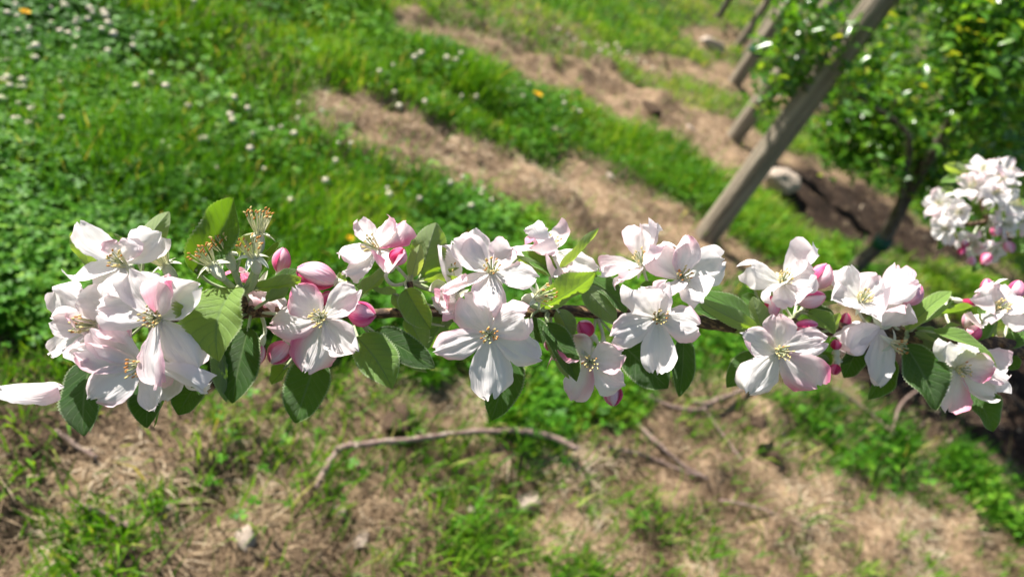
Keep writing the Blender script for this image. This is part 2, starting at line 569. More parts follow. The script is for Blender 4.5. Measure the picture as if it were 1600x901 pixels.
# ------------------------------------------------------------------ grass, straw, clover leaves
def sample(n, weight, margin=170, far=9.5):
    """points on the visible ground (and a margin round it), denser nearby; weight(x,y)->0..1"""
    out = []
    got = 0
    while got < n:
        m = 200000
        px = rng.uniform(-margin, 1600 + margin, m); py = rng.uniform(-margin * .6, 901 + margin, m)
        d = np.outer(px - 800, np.array(CR)) / FPX + np.outer(450.5 - py, np.array(CU)) / FPX + np.array(CF)
        ok = d[:, 2] < -0.08
        t = np.where(ok, -CAM_H / np.where(ok, d[:, 2], -1), 0)
        p = d * t[:, None]
        dist = np.hypot(p[:, 0], p[:, 1])
        ok &= dist < far
        # even over the picture near by is too dense for the feet; thin with slant
        w = weight(p[:, 0], p[:, 1])
        ok &= rng.random(m) < w
        q = p[ok][:, :2]
        out.append(q); got += len(q)
    return np.concatenate(out)[:n]


def blades(xy, length, width, lean, var, flat=False, curve=.35):
    n = len(xy)
    z = hgt(xy[:, 0], xy[:, 1])
    base = np.column_stack([xy, z - .003])
    ang = rng.uniform(0, 2 * np.pi, n)
    d = np.column_stack([np.cos(ang), np.sin(ang), np.zeros(n)])
    s = np.column_stack([-np.sin(ang), np.cos(ang), np.zeros(n)])
    if not flat:
        a2 = rng.uniform(0, 2 * np.pi, n)
        s = np.column_stack([np.cos(a2), np.sin(a2), np.zeros(n)])
    ln = length[:, None]; w = width[:, None]; le = lean[:, None]
    up = np.array([0, 0, 1.0])
    mid = base + (d * np.sin(le * .6) + up * np.cos(le * .6)) * ln * .55
    tip = mid + (d * np.sin(le * (1 + curve)) + up * np.cos(le * (1 + curve))) * ln * .5
    if flat:
        mid = base + d * ln * .5 + up * (0.003 + rng.random((n, 1)) * .010)
        a = rng.normal(0, .35, n)[:, None]
        tip = mid + (d * np.cos(a) + s * np.sin(a)) * ln * .5 + up * (rng.random((n, 1)) - .55) * .02
    v = np.stack([base - s * w * .4, base + s * w * .4, mid + s * w * .5, mid - s * w * .5, tip], 1).reshape(-1, 3)
    i0 = (np.arange(n) * 5)[:, None]
    q = i0 + np.array([[0, 1, 2, 3]]); t = i0 + np.array([[3, 2, 4]])
    return v, [q, t], np.repeat(var, 5)


def look(x, y):
    ix = np.clip(np.searchsorted(AX, x), 0, len(AX) - 1); iy = np.clip(np.searchsorted(AY, y), 0, len(AY) - 1)
    return LU[ix, iy], PA[ix, iy], DA[ix, iy], SA[ix, iy]


def w_lush(x, y):
    l, p, d, s = look(x, y)
    return np.clip(l, 0, 1) ** (1 + p * .7)


def w_bare(x, y):
    l, p, d, s = look(x, y)
    return np.clip((1 - l) * (1 - d * .75) * (1 - s * .75) + .03, 0, 1) * (.35 + .65 * vnoise(x, y, 7, 44))


def w_sparse(x, y):
    l, p, d, s = look(x, y)
    return p * (1 - s * .97) * (1 - d * .7) * np.clip((vnoise(x, y, 7, 55) - .3) * 2, .06, 1) * np.clip((vnoise(x, y, 34, 56) - .45) * 4, .12, 1) + (1 - p) * .10 * (1 - d)


TUFTS = [(745, 150, .16, 2.1), (1105, 160, .16, 2.0), (790, 655, .045, 2.3), (640, 190, .12, 1.4), (1000, 225, .25, 1.5), (1180, 330, .25, 1.5), (1550, 720, .2, 1.8), (1400, 700, .15, 1.4), (660, 300, .12, 1.4)]


def tall(x, y):
    t = .55 + .9 * vnoise(x, y, 5, 61)
    for px, py, r, k in TUFTS:
        g = G(px, py)
        t = np.maximum(t, k * np.clip(1.35 - np.hypot(x - g.x, y - g.y) / r, 0, 1))
    return t


def dist_of(xy): return np.hypot(np.hypot(xy[:, 0], xy[:, 1]), CAM_H)


xy = sample(140000, w_lush)
dd = dist_of(xy)
tl = tall(xy[:, 0], xy[:, 1])
n = len(xy)
var = np.clip(vnoise(xy[:, 0], xy[:, 1], 3, 71) * .75 + rng.normal(0, .18, n) + np.clip((dd - 2.6) * .11, 0, .38), 0, 1)
var = np.where(rng.random(n) < .035, 1.0, np.minimum(var, .86))
v, f, a = blades(xy, rng.uniform(.035, .085, n) * tl, (.0022 + .0006 * dd) * rng.uniform(.7, 1.3, n), rng.uniform(.15, 1.05, n), var)
grass = link('grass', np_mesh('grass', v, f, {'var': a}), (0, 0, 0), None, [M_GRASS])
tag(grass, 'lush green grass between the bare orchard strips', 'grass', kind='stuff')

xy = sample(16000, w_sparse)
n = len(xy)
var = np.clip(rng.normal(.5, .22, n), 0, .9)
v, f, a = blades(xy, rng.uniform(.02, .07, n), rng.uniform(.0018, .0038, n), rng.uniform(.2, 1.2, n), var)
sg = link('sparse_grass', np_mesh('sparse_grass', v, f, {'var': a}), (0, 0, 0), None, [M_GRASS])
tag(sg, 'thin scattered grass blades on the dry ground below the blossom', 'grass', kind='stuff')

xy = sample(80000, w_bare)
n = len(xy)
dd = dist_of(xy)
var = np.clip((vnoise(xy[:, 0], xy[:, 1], 6, 81) - .5) * .9 + (vnoise(xy[:, 0], xy[:, 1], 19, 82) - .5) * .6 + rng.normal(.45, .22, n), 0, 1)
v, f, a = blades(xy, rng.uniform(.012, .06, n) * np.where(rng.random(n) < .08, 1.8, 1), (.0007 + .0005 * dd) * rng.uniform(.6, 1.5, n), np.zeros(n), var, flat=True)
st = link('straw', np_mesh('straw', v, f, {'var': a}), (0, 0, 0), None, [M_STRAW])
tag(st, 'dry tan straw lying over the bare soil strips', 'straw', kind='stuff')


def w_clover(x, y):
    l, p, d, s = look(x, y)
    return np.clip(l, 0, 1) ** 2.2 * np.clip((vnoise(x, y, 2.3, 91) - .28) * 3, .05, 1) * np.clip(1.6 - np.hypot(x, y) / 4.5, .12, 1)


xy = sample(42000, w_clover)
n = len(xy)
z = hgt(xy[:, 0], xy[:, 1]) + rng.uniform(.015, .06, n)
c = np.column_stack([xy, z])
a0 = rng.uniform(0, 2 * np.pi, n)
sz = rng.uniform(.006, .012, n)
tilt = rng.normal(0, .35, (n, 2))
vs, qs, vv = [], [], []
for k in range(3):
    an = a0 + k * 2.094
    d = np.column_stack([np.cos(an), np.sin(an), tilt[:, 0] * np.cos(an) + tilt[:, 1] * np.sin(an)])
    s = np.column_stack([-np.sin(an), np.cos(an), -tilt[:, 0] * np.sin(an) + tilt[:, 1] * np.cos(an)])
    L = sz[:, None]
    pts = [c, c + d * L * .55 - s * L * .5, c + d * L * 1.1 - s * L * .38, c + d * L * .75 - np.array([0, 0, 1]) * L * .15, c + d * L * 1.1 + s * L * .38, c + d * L * .55 + s * L * .5]
    b = np.arange(n)[:, None] * 6 + k * n * 6
    vs.append(np.stack(pts, 1).reshape(-1, 3))
    qs += [b + np.array([[0, 1, 2, 3]]), b + np.array([[0, 3, 4, 5]])]
    vv.append(np.repeat(np.clip(vnoise(xy[:, 0], xy[:, 1], 4, 95) * .6 + rng.normal(.2, .2, n), 0, 1), 6))
cl = link('clover_leaves', np_mesh('clover_leaves', np.concatenate(vs), qs, {'var': np.concatenate(vv)}), (0, 0, 0), None, [M_CLOVER])
tag(cl, 'low mat of three-lobed clover leaves in the grass', 'clover', kind='stuff')

# ------------------------------------------------------------------ clover heads, dandelions
def clover_mesh():
    mb = MB()
    for i in range(46):
        th = math.acos(1 - 1.75 * (i + .5) / 46)
        ph = i * 2.39996
        d = Vector((math.sin(th) * math.cos(ph), math.sin(th) * math.sin(ph), math.cos(th)))
        a = d.orthogonal().normalized(); b = d.cross(a)
        c0 = d * .004
        k = len(mb.v)
        for q in range(3):
            an = q * 2.094
            mb.v.append(c0 + (a * math.cos(an) + b * math.sin(an)) * .0022)
        mb.v.append(d * .0115 + Vector((0, 0, -.0015)))
        for q in range(3):
            mb.f.append((k + q, k + (q + 1) % 3, k + 3)); mb.m.append(0)
    mb.ball(Vector((0, 0, 0)), Vector((.0075, 0, 0)), Vector((0, .0075, 0)), Vector((0, 0, .007)), 0, 5, 8)
    return mb


cm = clover_mesh().build('clover_flower', (0, 0, 0), None, [M_CLW])
smb = MB(); smb.tube([(0, 0, -.07), (.003, 0, -.035), (0, 0, -.004)], .0009, 4)
cs = smb.build('stem', (0, 0, 0), cm, [M_GREEN])
CL = [(25, 42), (12, 55), (28, 60), (98, 38), (100, 43), (78, 46), (139, 45), (143, 52), (136, 62), (160, 50), (167, 68), (157, 78), (163, 56), (118, 63), (116, 68), (80, 70), (28, 83), (45, 79), (93, 83),
      (105, 86), (120, 80), (119, 94), (175, 85), (203, 92), (205, 103), (115, 108), (44, 112), (56, 107), (12, 120), (15, 131), (55, 126), (8, 142), (12, 158), (35, 162), (4, 164), (15, 171), (29, 172), (37, 173),
      (92, 164), (4, 193), (29, 198), (50, 200), (49, 208), (22, 222), (29, 222), (52, 221), (45, 230), (95, 220), (157, 209), (195, 195), (166, 112), (233, 146), (209, 167), (255, 165), (290, 197), (360, 182),
      (381, 198), (353, 210), (358, 218), (418, 230), (388, 238), (316, 248), (311, 250), (258, 238), (250, 256), (260, 265), (397, 165), (460, 188), (495, 200), (458, 212), (384, 262), (332, 296), (405, 293),
      (432, 226), (452, 236), (520, 250), (540, 250), (516, 278), (500, 310), (445, 342), (595, 320), (598, 330), (645, 335), (692, 310), (712, 300), (728, 318), (744, 318), (741, 326), (725, 345), (757, 335), (615, 190),
      (608, 168), (655, 182), (870, 170), (872, 180), (888, 188), (896, 192), (793, 155), (785, 162), (770, 158), (816, 150), (808, 170), (735, 172), (712, 172), (640, 112), (690, 112), (704, 115), (712, 105), (606, 125), (585, 135),
      (650, 105), (720, 120), (735, 115), (930, 95), (945, 100), (960, 92), (972, 98), (988, 108), (905, 85), (890, 78), (925, 82), (865, 62), (880, 70), (1000, 112), (1012, 120), (940, 88), (955, 84), (225, 15), (186, 26), (233, 52), (260, 5), (300, 30), (135, 2), (65, 8), (7, 28)]
for i, (px, py) in enumerate(CL):
    o = cm if i == 0 else cm.copy()
    if i: COL.objects.link(o)
    g = GH(px, py)
    o.location = (g.x, g.y, g.z + .055)
    s = random.uniform(.55, 1.1)
    if py < 140 and px > 560: s *= 1.15
    o.scale = (s, s, s * random.uniform(.8, 1))
    o.rotation_euler = (random.gauss(0, .25), random.gauss(0, .25), random.uniform(0, 6.28))
    if i:
        c = cs.copy(); COL.objects.link(c); c.parent = o
    tag(o, 'small creamy white clover flower head in the green grass', 'clover flower', 'clover flowers in the grass')

for (px, py, lab, k) in ((39, 57, 'yellow dandelion flower among the thickest clover heads', .75), (829, 169, 'yellow dandelion flower beside the far bare strip', 1.35), (535, 404, 'yellow dandelion flower low in the grass behind the small blossom', .6)):
    mb = MB()
    for i in range(60):
        an = i * 2.4; r = .016 * math.sqrt((i + 1) / 60)
        d = Vector((math.cos(an), math.sin(an), 0)); s = Vector((-d.y, d.x, 0))
        b = len(mb.v)
        mb.v += [d * r * .25, d * r * .8 - s * .0016 + Vector((0, 0, .006 - r * .2)), d * r * 1.05 + Vector((0, 0, .004)), d * r * .8 + s * .0016 + Vector((0, 0, .006 - r * .2))]
        mb.f.append((b, b + 1, b + 2, b + 3)); mb.m.append(0)
    o = mb.build('dandelion_flower', (0, 0, 0), None, [M_DAN])
    s2 = MB(); s2.tube([(0, 0, -.07), (.002, 0, -.03), (0, 0, 0)], .0012, 5)
    s2.build('stem', (0, 0, 0), o, [M_GREEN])
    g = GH(px, py); o.location = (g.x, g.y, g.z + .06); o.scale = (k, k, k)
    tag(o, lab, 'dandelion', 'dandelions')


# ------------------------------------------------------------------ stones and fallen twigs
def rock(px, py, sx, sy, sz, label, seed, rot=0.0, name='stone', mat=None, group='stones on the orchard ground', rough=.16):
    g = GH(px, py)
    rnd = random.Random(seed)
    import bmesh
    bm = bmesh.new()
    bmesh.ops.create_icosphere(bm, subdivisions=4, radius=1)
    ks = [(Vector((rnd.gauss(0, 1), rnd.gauss(0, 1), rnd.gauss(0, 1))).normalized(), rnd.uniform(.5, .85)) for _ in range(11)]
    for vv in bm.verts:
        p = vv.co
        for nrm, lim in ks:
            d = p.dot(nrm)
            if d > lim: p -= nrm * (d - lim) * .9
        q = p * (1 + rough * (mnoise.fractal(p * 1.6 + Vector((seed * 3.1, 0, 0)), 1.0, 2.1, 4)))
        vv.co = Vector((q.x * sx, q.y * sy, q.z * sz))
    me = bpy.data.meshes.new(name); bm.to_mesh(me); bm.free()
    me.polygons.foreach_set('use_smooth', [True] * len(me.polygons))
    o = link(name, me, (g.x, g.y, g.z + sz * .35), None, [mat or M_ROCK])
    o.rotation_euler = (0, 0, rot)
    tag(o, label, 'stone', group)


rock(1074, 210, .050, .035, .035, 'small rounded white stone left of the second wooden post', 1)
rock(1216, 290, .12, .075, .06, 'large pale angular rock in the shade behind the nearest post', 2, .6)
rock(1113, 75, .11, .07, .05, 'flat cream rock in the far grass left of the farthest posts', 3, .2)
rock(825, 787, .034, .026, .018, 'flat beige stone under the bowed dead twig', 4, .4)
rock(566, 845, .016, .020, .016, 'upright pale stone in the shade at the bottom edge grass', 5)
rock(530, 802, .020, .014, .012, 'small tan stone just below the left foot of the dead twig', 6)
rock(383, 842, .018, .024, .014, 'long yellowish stone in bare soil near the bottom', 7, .9)
rock(952, 278, .020, .016, .016, 'little white stone on the tan strip behind the blossom', 8)
rock(1300, 612, .012, .010, .009, 'tiny white pebble at the edge of the dark soil', 9)
rock(868, 213, .03, .03, .03, 'small pale stone on the bare strip below the dandelion', 10)
rock(262, 800, .018, .014, .010, 'small brown pink stone in the soil at lower left', 12)
rock(735, 800, .012, .010, .008, 'small cream pebble beside the flat beige stone', 14)
M_CLOD = mat_simple('soil_clod', (0.13, 0.085, 0.052), 0.95, col2=(0.055, 0.033, 0.02), bump=0.8, scale=30)
for i, (px, py, s, lab) in enumerate(((1020, 175, .055, 'dark clod of dug soil on the far bare strip'), (1180, 660, .028, 'brown soil clod in the grass below the pink-tipped flower'), (620, 655, .035, 'dark crumbly clod below the small toothed leaf'),
                                      (200, 880, .026, 'brown clod half covered with straw at the bottom left'), (1210, 715, .022, 'small clod at the edge of the green patch'), (250, 615, .022, 'shaded clod under the big blossom cluster'), (130, 640, .018, 'little clod beside the lowest left leaf'))):
    rock(px, py, s, s * .8, s * .55, lab, 20 + i, i * .7, 'soil_clod', M_CLOD, 'soil clods', .5)


def twig(px_list, rad, label, lift=.008, name='fallen_twig'):
    rad *= .78
    pts = []
    for (x, y) in px_list:
        g = GH(x, y); pts.append(g + Vector((0, 0, lift + rad * .6)))
    pts = smooth_path(pts, 5)
    rnd = random.Random(len(label))
    rr = [rad * (1.1 - .35 * i / len(pts)) * rnd.uniform(.86, 1.16) for i in range(len(pts))]
    pts = [p + Vector((rnd.gauss(0, rad * .2), rnd.gauss(0, rad * .2), 0)) for p in pts]
    mb = MB(); mb.tube(pts, rr, 7)
    for k in range(2, len(pts) - 2, 6):
        d = Vector((rnd.gauss(0, 1), rnd.gauss(0, 1), .6)).normalized()
        mb.tube([pts[k], pts[k] + d * rad * 2.2], [rad * .7, rad * .4], 5)
    o = mb.build(name, pts[0], None, [M_DEAD])
    tag(o, label, 'twig', 'fallen twigs')


twig([(888, 718), (850, 700), (800, 690), (720, 692), (640, 704), (560, 713), (528, 716), (505, 740), (486, 780)], .0075, 'long bowed pinkish brown dead twig with one bent end', .035)
twig([(1170, 608), (1130, 625), (1095, 637), (1075, 634)], .0085, 'pale broken twig below the pink-tipped flower', .015)
twig([(1105, 640), (1070, 645), (1030, 634), (985, 610)], .0065, 'grey twig crossing the end of the pale broken twig', .01)
twig([(980, 655), (1020, 695), (1060, 730), (1100, 752)], .0065, 'dark straight twig lying in the grass under the hanging bud', .01)
twig([(945, 703), (1000, 715), (1050, 735), (1085, 748)], .0050, 'thin grey twig beside the dark straight twig', .01)
twig([(1100, 650), (1130, 690), (1155, 725)], .0050, 'short brown twig running down from the broken twig', .01)
twig([(85, 680), (115, 700), (150, 722)], .0045, 'short grey twig on the sandy soil', .01)
twig([(120, 800), (160, 815), (200, 835)], .0050, 'straight grey twig leaning on the straw mound', .02)
twig([(1120, 785), (1190, 800), (1260, 830)], .0040, 'thin pale twig in the straw at the bottom', .01)
twig([(1290, 620), (1345, 660), (1380, 690)], .0055, 'grey forked twig rising beside the dark soil', .04)
twig([(1480, 615), (1420, 625), (1385, 650), (1370, 690)], .0050, 'curved green grey twig arching over the dark soil', .06)


# ------------------------------------------------------------------ posts
def post(px, py, rad, h, label, tie=None, lean=(0, 0)):
    g = GH(px, py)
    rnd = random.Random(px)
    mb = MB()
    n = 20
    pts = [Vector((lean[0] * k / 16, lean[1] * k / 16, -.05 + (h + .05) * k / 16)) for k in range(17)]
    b = 0
    rr = [rad * (1.04 - .08 * k / 16 + rnd.uniform(-.012, .012)) for k in range(17)]
    for k, p in enumerate(pts):
        for j in range(n):
            an = 2 * math.pi * j / n
            r = rr[k] * (1 + .018 * math.sin(3 * an + px) + .012 * math.sin(7 * an + k * .3))
            mb.v.append(p + Vector((math.cos(an) * r, math.sin(an) * r, 0)))
    for k in range(16):
        for j in range(n):
            j2 = (j + 1) % n
            mb.f.append((k * n + j, k * n + j2, (k + 1) * n + j2, (k + 1) * n + j)); mb.m.append(0)
    top = 16 * n
    mb.v.append(pts[-1] + Vector((0, 0, rad * .12)))
    for j in range(n):
        mb.f.append((top + j, top + (j + 1) % n, len(mb.v) - 1)); mb.m.append(0)
    o = mb.build('wooden_post', (0, 0, 0), None, [M_POST])
    o.location = g; ORG[o.name] = Vector((0, 0, 0))
    if tie:
        t = MB()
        t.tube([(lean[0] * tie / h, lean[1] * tie / h, tie), (lean[0] * tie / h, lean[1] * tie / h, tie + .04)], rad * 1.1, 16)
        t.build('tie_band', (0, 0, 0), o, [M_TIE])
    tag(o, label, 'post', 'trellis posts at the row ends')
    return o


post(1104, 370, .042, 1.75, 'thick weathered wooden post nearest the blossom, standing in bare soil', lean=(-.05 * CR.x, -.05 * CR.y))
post(1148, 214, .042, 1.9, 'second wooden post behind the nearest one, half hidden by leaves')
post(1146, 132, .042, 2.0, 'third wooden post with a dark green band round it', tie=.22)
post(1162, 92, .032, 2.0, 'thin far grey post just behind the green-banded one')
post(1150, 76, .030, 2.0, 'leftmost of the thin far grey posts')


# ------------------------------------------------------------------ trees
def crown_mesh(blobs, nleaf, seed, size=(.028, .05)):
    r = np.random.default_rng(seed)
    vol = np.array([(b[1] * b[2] * b[3]) ** .72 for b in blobs]); pr = vol / vol.sum()
    # leaves sit in small clusters along spurs
    ncl = nleaf // 7
    which = r.choice(len(blobs), ncl, p=pr)
    c = np.array([tuple(blobs[k][0]) for k in which])
    rad = np.array([blobs[k][1:4] for k in which])
    d = r.normal(size=(ncl, 3)); d /= np.linalg.norm(d, axis=1)[:, None]
    cl = c + d * rad * (r.random((ncl, 1)) ** .45)
    keep = vnoise(cl[:, 0] * 1.3 + cl[:, 2], cl[:, 1] * 1.1 - cl[:, 2] * .8, 4.2, seed) > .46
    cl = cl[keep]; 
    cvar = r.random(len(cl))
    p = np.repeat(cl, 7, axis=0) + r.normal(0, .026, (len(cl) * 7, 3))
    n = len(p)
    a = r.normal(size=(n, 3)); a[:, 2] *= .6; a /= np.linalg.norm(a, axis=1)[:, None]
    up = np.array([0, 0, 1.0]) + r.normal(0, .55, (n, 3))
    s = np.cross(a, up); s /= np.linalg.norm(s, axis=1)[:, None]
    nn = np.cross(s, a)
    L = r.uniform(size[0], size[1], n)[:, None]; W = L * .28
    b = p
    m1 = p + a * L * .4 + nn * L * .03
    t = p + a * L - nn * L * .12
    pts = [b, m1 - s * W + nn * W * .35, p + a * L * .75 - s * W * .6 + nn * L * .0, t, p + a * L * .75 + s * W * .6, m1 + s * W + nn * W * .35, m1 - nn * L * .02]
    v = np.stack(pts, 1).reshape(-1, 3)
    i0 = np.arange(n)[:, None] * 7
    q = [i0 + np.array([[0, 6, 2, 1]])[:, ::-1], i0 + np.array([[0, 5, 4, 6]])[:, ::-1], i0 + np.array([[6, 3, 2]])[:, ::-1], i0 + np.array([[6, 4, 3]])[:, ::-1]]
    var = np.clip(np.repeat(cvar, 7) * .6 + r.normal(.2, .18, n), 0, .92)
    var = np.where(r.random(n) < .05, 1.0, var)
    return np_mesh('crown', v, q, {'var': np.repeat(var, 7)})


def tree(base, trunk_paths, blobs, nleaf, label, seed, tie=None, size=(.028, .05)):
    e = link('apple_tree', None, base)
    mb = MB()
    k = 0
    for path, r0, r1 in trunk_paths[:1]:
        sp = smooth_path(path, 6)
        mb.tube(sp, [r0 + (r1 - r0) * i / (len(sp) - 1) for i in range(len(sp))], 10)
    mb.build('trunk', base, e, [M_BARK])
    for path, r0, r1 in trunk_paths[1:]:
        mb = MB(); sp = smooth_path(path, 6)
        mb.tube(sp, [r0 + (r1 - r0) * i / (len(sp) - 1) for i in range(len(sp))], 8)
        mb.build('limb', path[0], e, [M_BARK])
    me = crown_mesh(blobs, nleaf, seed, size)
    me.transform(Matrix.Translation(-Vector(base)))
    link('crown', me, base, e, [M_CROWN])
    if tie:
        t = MB(); t.tube([tie[0], tie[1]], tie[2], 12); t.build('tree_tie', tie[0], e, [M_TIE])
    tag(e, label, 'tree', 'apple trees along the rows')
    return e


def generic_tree(px, py, h, spread, nleaf, label, seed, size=(.03, .055), low=.35):
    g = GH(px, py)
    rnd = random.Random(seed)
    top = g + Vector((rnd.uniform(-.1, .1), rnd.uniform(-.1, .1), h))
    mid = g + Vector((rnd.uniform(-.06, .06), rnd.uniform(-.06, .06), h * .45))
    paths = [([g - Vector((0, 0, .05)), g + Vector((0, 0, h * .2)), mid, top], .03, .008)]
    blobs = [(g + Vector((0, 0, h * .56)), spread * .8, spread * .8, h * .40)]
    for k in range(5):
        an = k * 1.3 + rnd.random(); z0 = h * rnd.uniform(.28, .6)
        a = g + Vector((0, 0, z0))
        d = Vector((math.cos(an), math.sin(an), .35))
        b = a + d * spread * rnd.uniform(.7, 1.1)
        paths.append(([a, (a + b) / 2 + Vector((0, 0, .05)), b], .014, .004))
        blobs.append((b + Vector((0, 0, .05)), spread * .42, spread * .42, h * .18))
    return tree(g, paths, blobs, nleaf, label, seed, None, size)


gA = GH(1330, 428)
zA = (gA - CPOS).dot(CF)
print('tree A depth', zA, 'sun elevation', math.degrees(sun_el))


def PA_(x, y, dz=0.0): return P(x, y, zA + dz - .85 * (428 - y) / 428)


pathA = [gA - Vector((0, 0, .04)), PA_(1350, 404), PA_(1378, 378), PA_(1402, 335, .02), PA_(1425, 292, .03), PA_(1447, 250, .03)]
limbsA = [([PA_(1425, 292, .03), PA_(1462, 235, -.05), PA_(1484, 185, -.08), PA_(1495, 130, -.08), PA_(1510, 60, -.05)], .016, .006),
          ([PA_(1447, 250, .03), PA_(1490, 180, .1), PA_(1530, 165, .15), PA_(1525, 110, .2), PA_(1532, 75, .25)], .014, .006),
          ([PA_(1400, 340, .02), PA_(1420, 240, -.1), PA_(1410, 200, -.15), PA_(1340, 150, -.2)], .013, .005),
          ([PA_(1447, 250, .03), PA_(1560, 140, .0), PA_(1600, 40, 0), PA_(1650, 0, 0)], .012, .004),
          ([PA_(1410, 315, .02), PA_(1414, 262, .05), PA_(1400, 240, .05)], .012, .007)]
tree(gA, [(pathA, .030, .022)] + limbsA,
     [(PA_(1370, 120, .25), .24, .24, .18), (PA_(1450, 110, .0), .32, .30, .28), (PA_(1570, 120, .1), .30, .30, .32), (PA_(1370, 215, .1), .22, .22, .12), (PA_(1480, 235, .15), .20, .24, .13),
      (PA_(1250, 145, .1), .15, .18, .10), (PA_(1590, 250, .25), .2, .2, .15), (PA_(1500, 20, .1), .35, .35, .2), (PA_(1270, 40, .0), .15, .15, .12), (PA_(1440, 170, -.1), .2, .2, .14), (PA_(1235, 95, .05), .10, .10, .09), (PA_(1300, 225, .15), .14, .14, .08), (PA_(1420, 262, .2), .2, .2, .08), (PA_(1560, 270, .2), .2, .2, .12), (PA_(1215, 150, .0), .08, .10, .06), (PA_(1245, 120, -.05), .07, .07, .05), (PA_(1560, 60, -.2), .22, .22, .2), (PA_(1480, 150, -.3), .2, .2, .15), (PA_(1410, 250, -.15), .16, .16, .09), (PA_(1370, 200, .1), .14, .14, .08), (PA_(1560, 210, -.1), .2, .2, .14), (PA_(1470, 290, .1), .18, .18, .07), (PA_(1420, 300, .35), .2, .2, .08), (PA_(1340, 262, .35), .14, .14, .07), (PA_(1530, 330, .35), .2, .2, .08)],
     21000, 'leafy apple tree with a dark green tie low on its leaning trunk', 3,
     (PA_(1374, 385), PA_(1383, 371), .034), size=(.026, .046))
generic_tree(1480, 335, 1.9, .72, 11000, 'apple tree behind the blurred blossom at the picture edge', 5)
generic_tree(1330, 240, 2.0, .60, 8000, 'apple tree in the second row behind the nearest post', 6)
generic_tree(1610, 345, 2.0, .75, 10000, 'dense apple tree filling the corner above the blurred blossom', 7)
generic_tree(1480, 190, 2.2, .75, 8000, 'apple tree in the third row deep in the corner', 8, size=(.035, .065))
generic_tree(1300, 120, 2.2, .7, 6000, 'apple tree beyond the green-banded post', 9, size=(.035, .065))
generic_tree(1120, 30, 2.0, .9, 6000, 'dark bushy tree at the far end of the grass', 10, size=(.05, .09))
generic_tree(1200, 55, 2.3, .9, 6000, 'far apple tree behind the thin grey posts', 12, size=(.05, .08))
generic_tree(1640, 130, 2.4, 1.0, 8000, 'tall apple tree far behind the corner foliage', 13, size=(.045, .08))
generic_tree(1420, 70, 2.6, 1.1, 8000, 'broad apple tree in the last row', 14, size=(.05, .09))

# ------------------------------------------------------------------ blossom builders
CV = lambda v: c2w(v)          # (right, up, towards viewer)


def zb(x): return 0.322 + 0.000072 * x


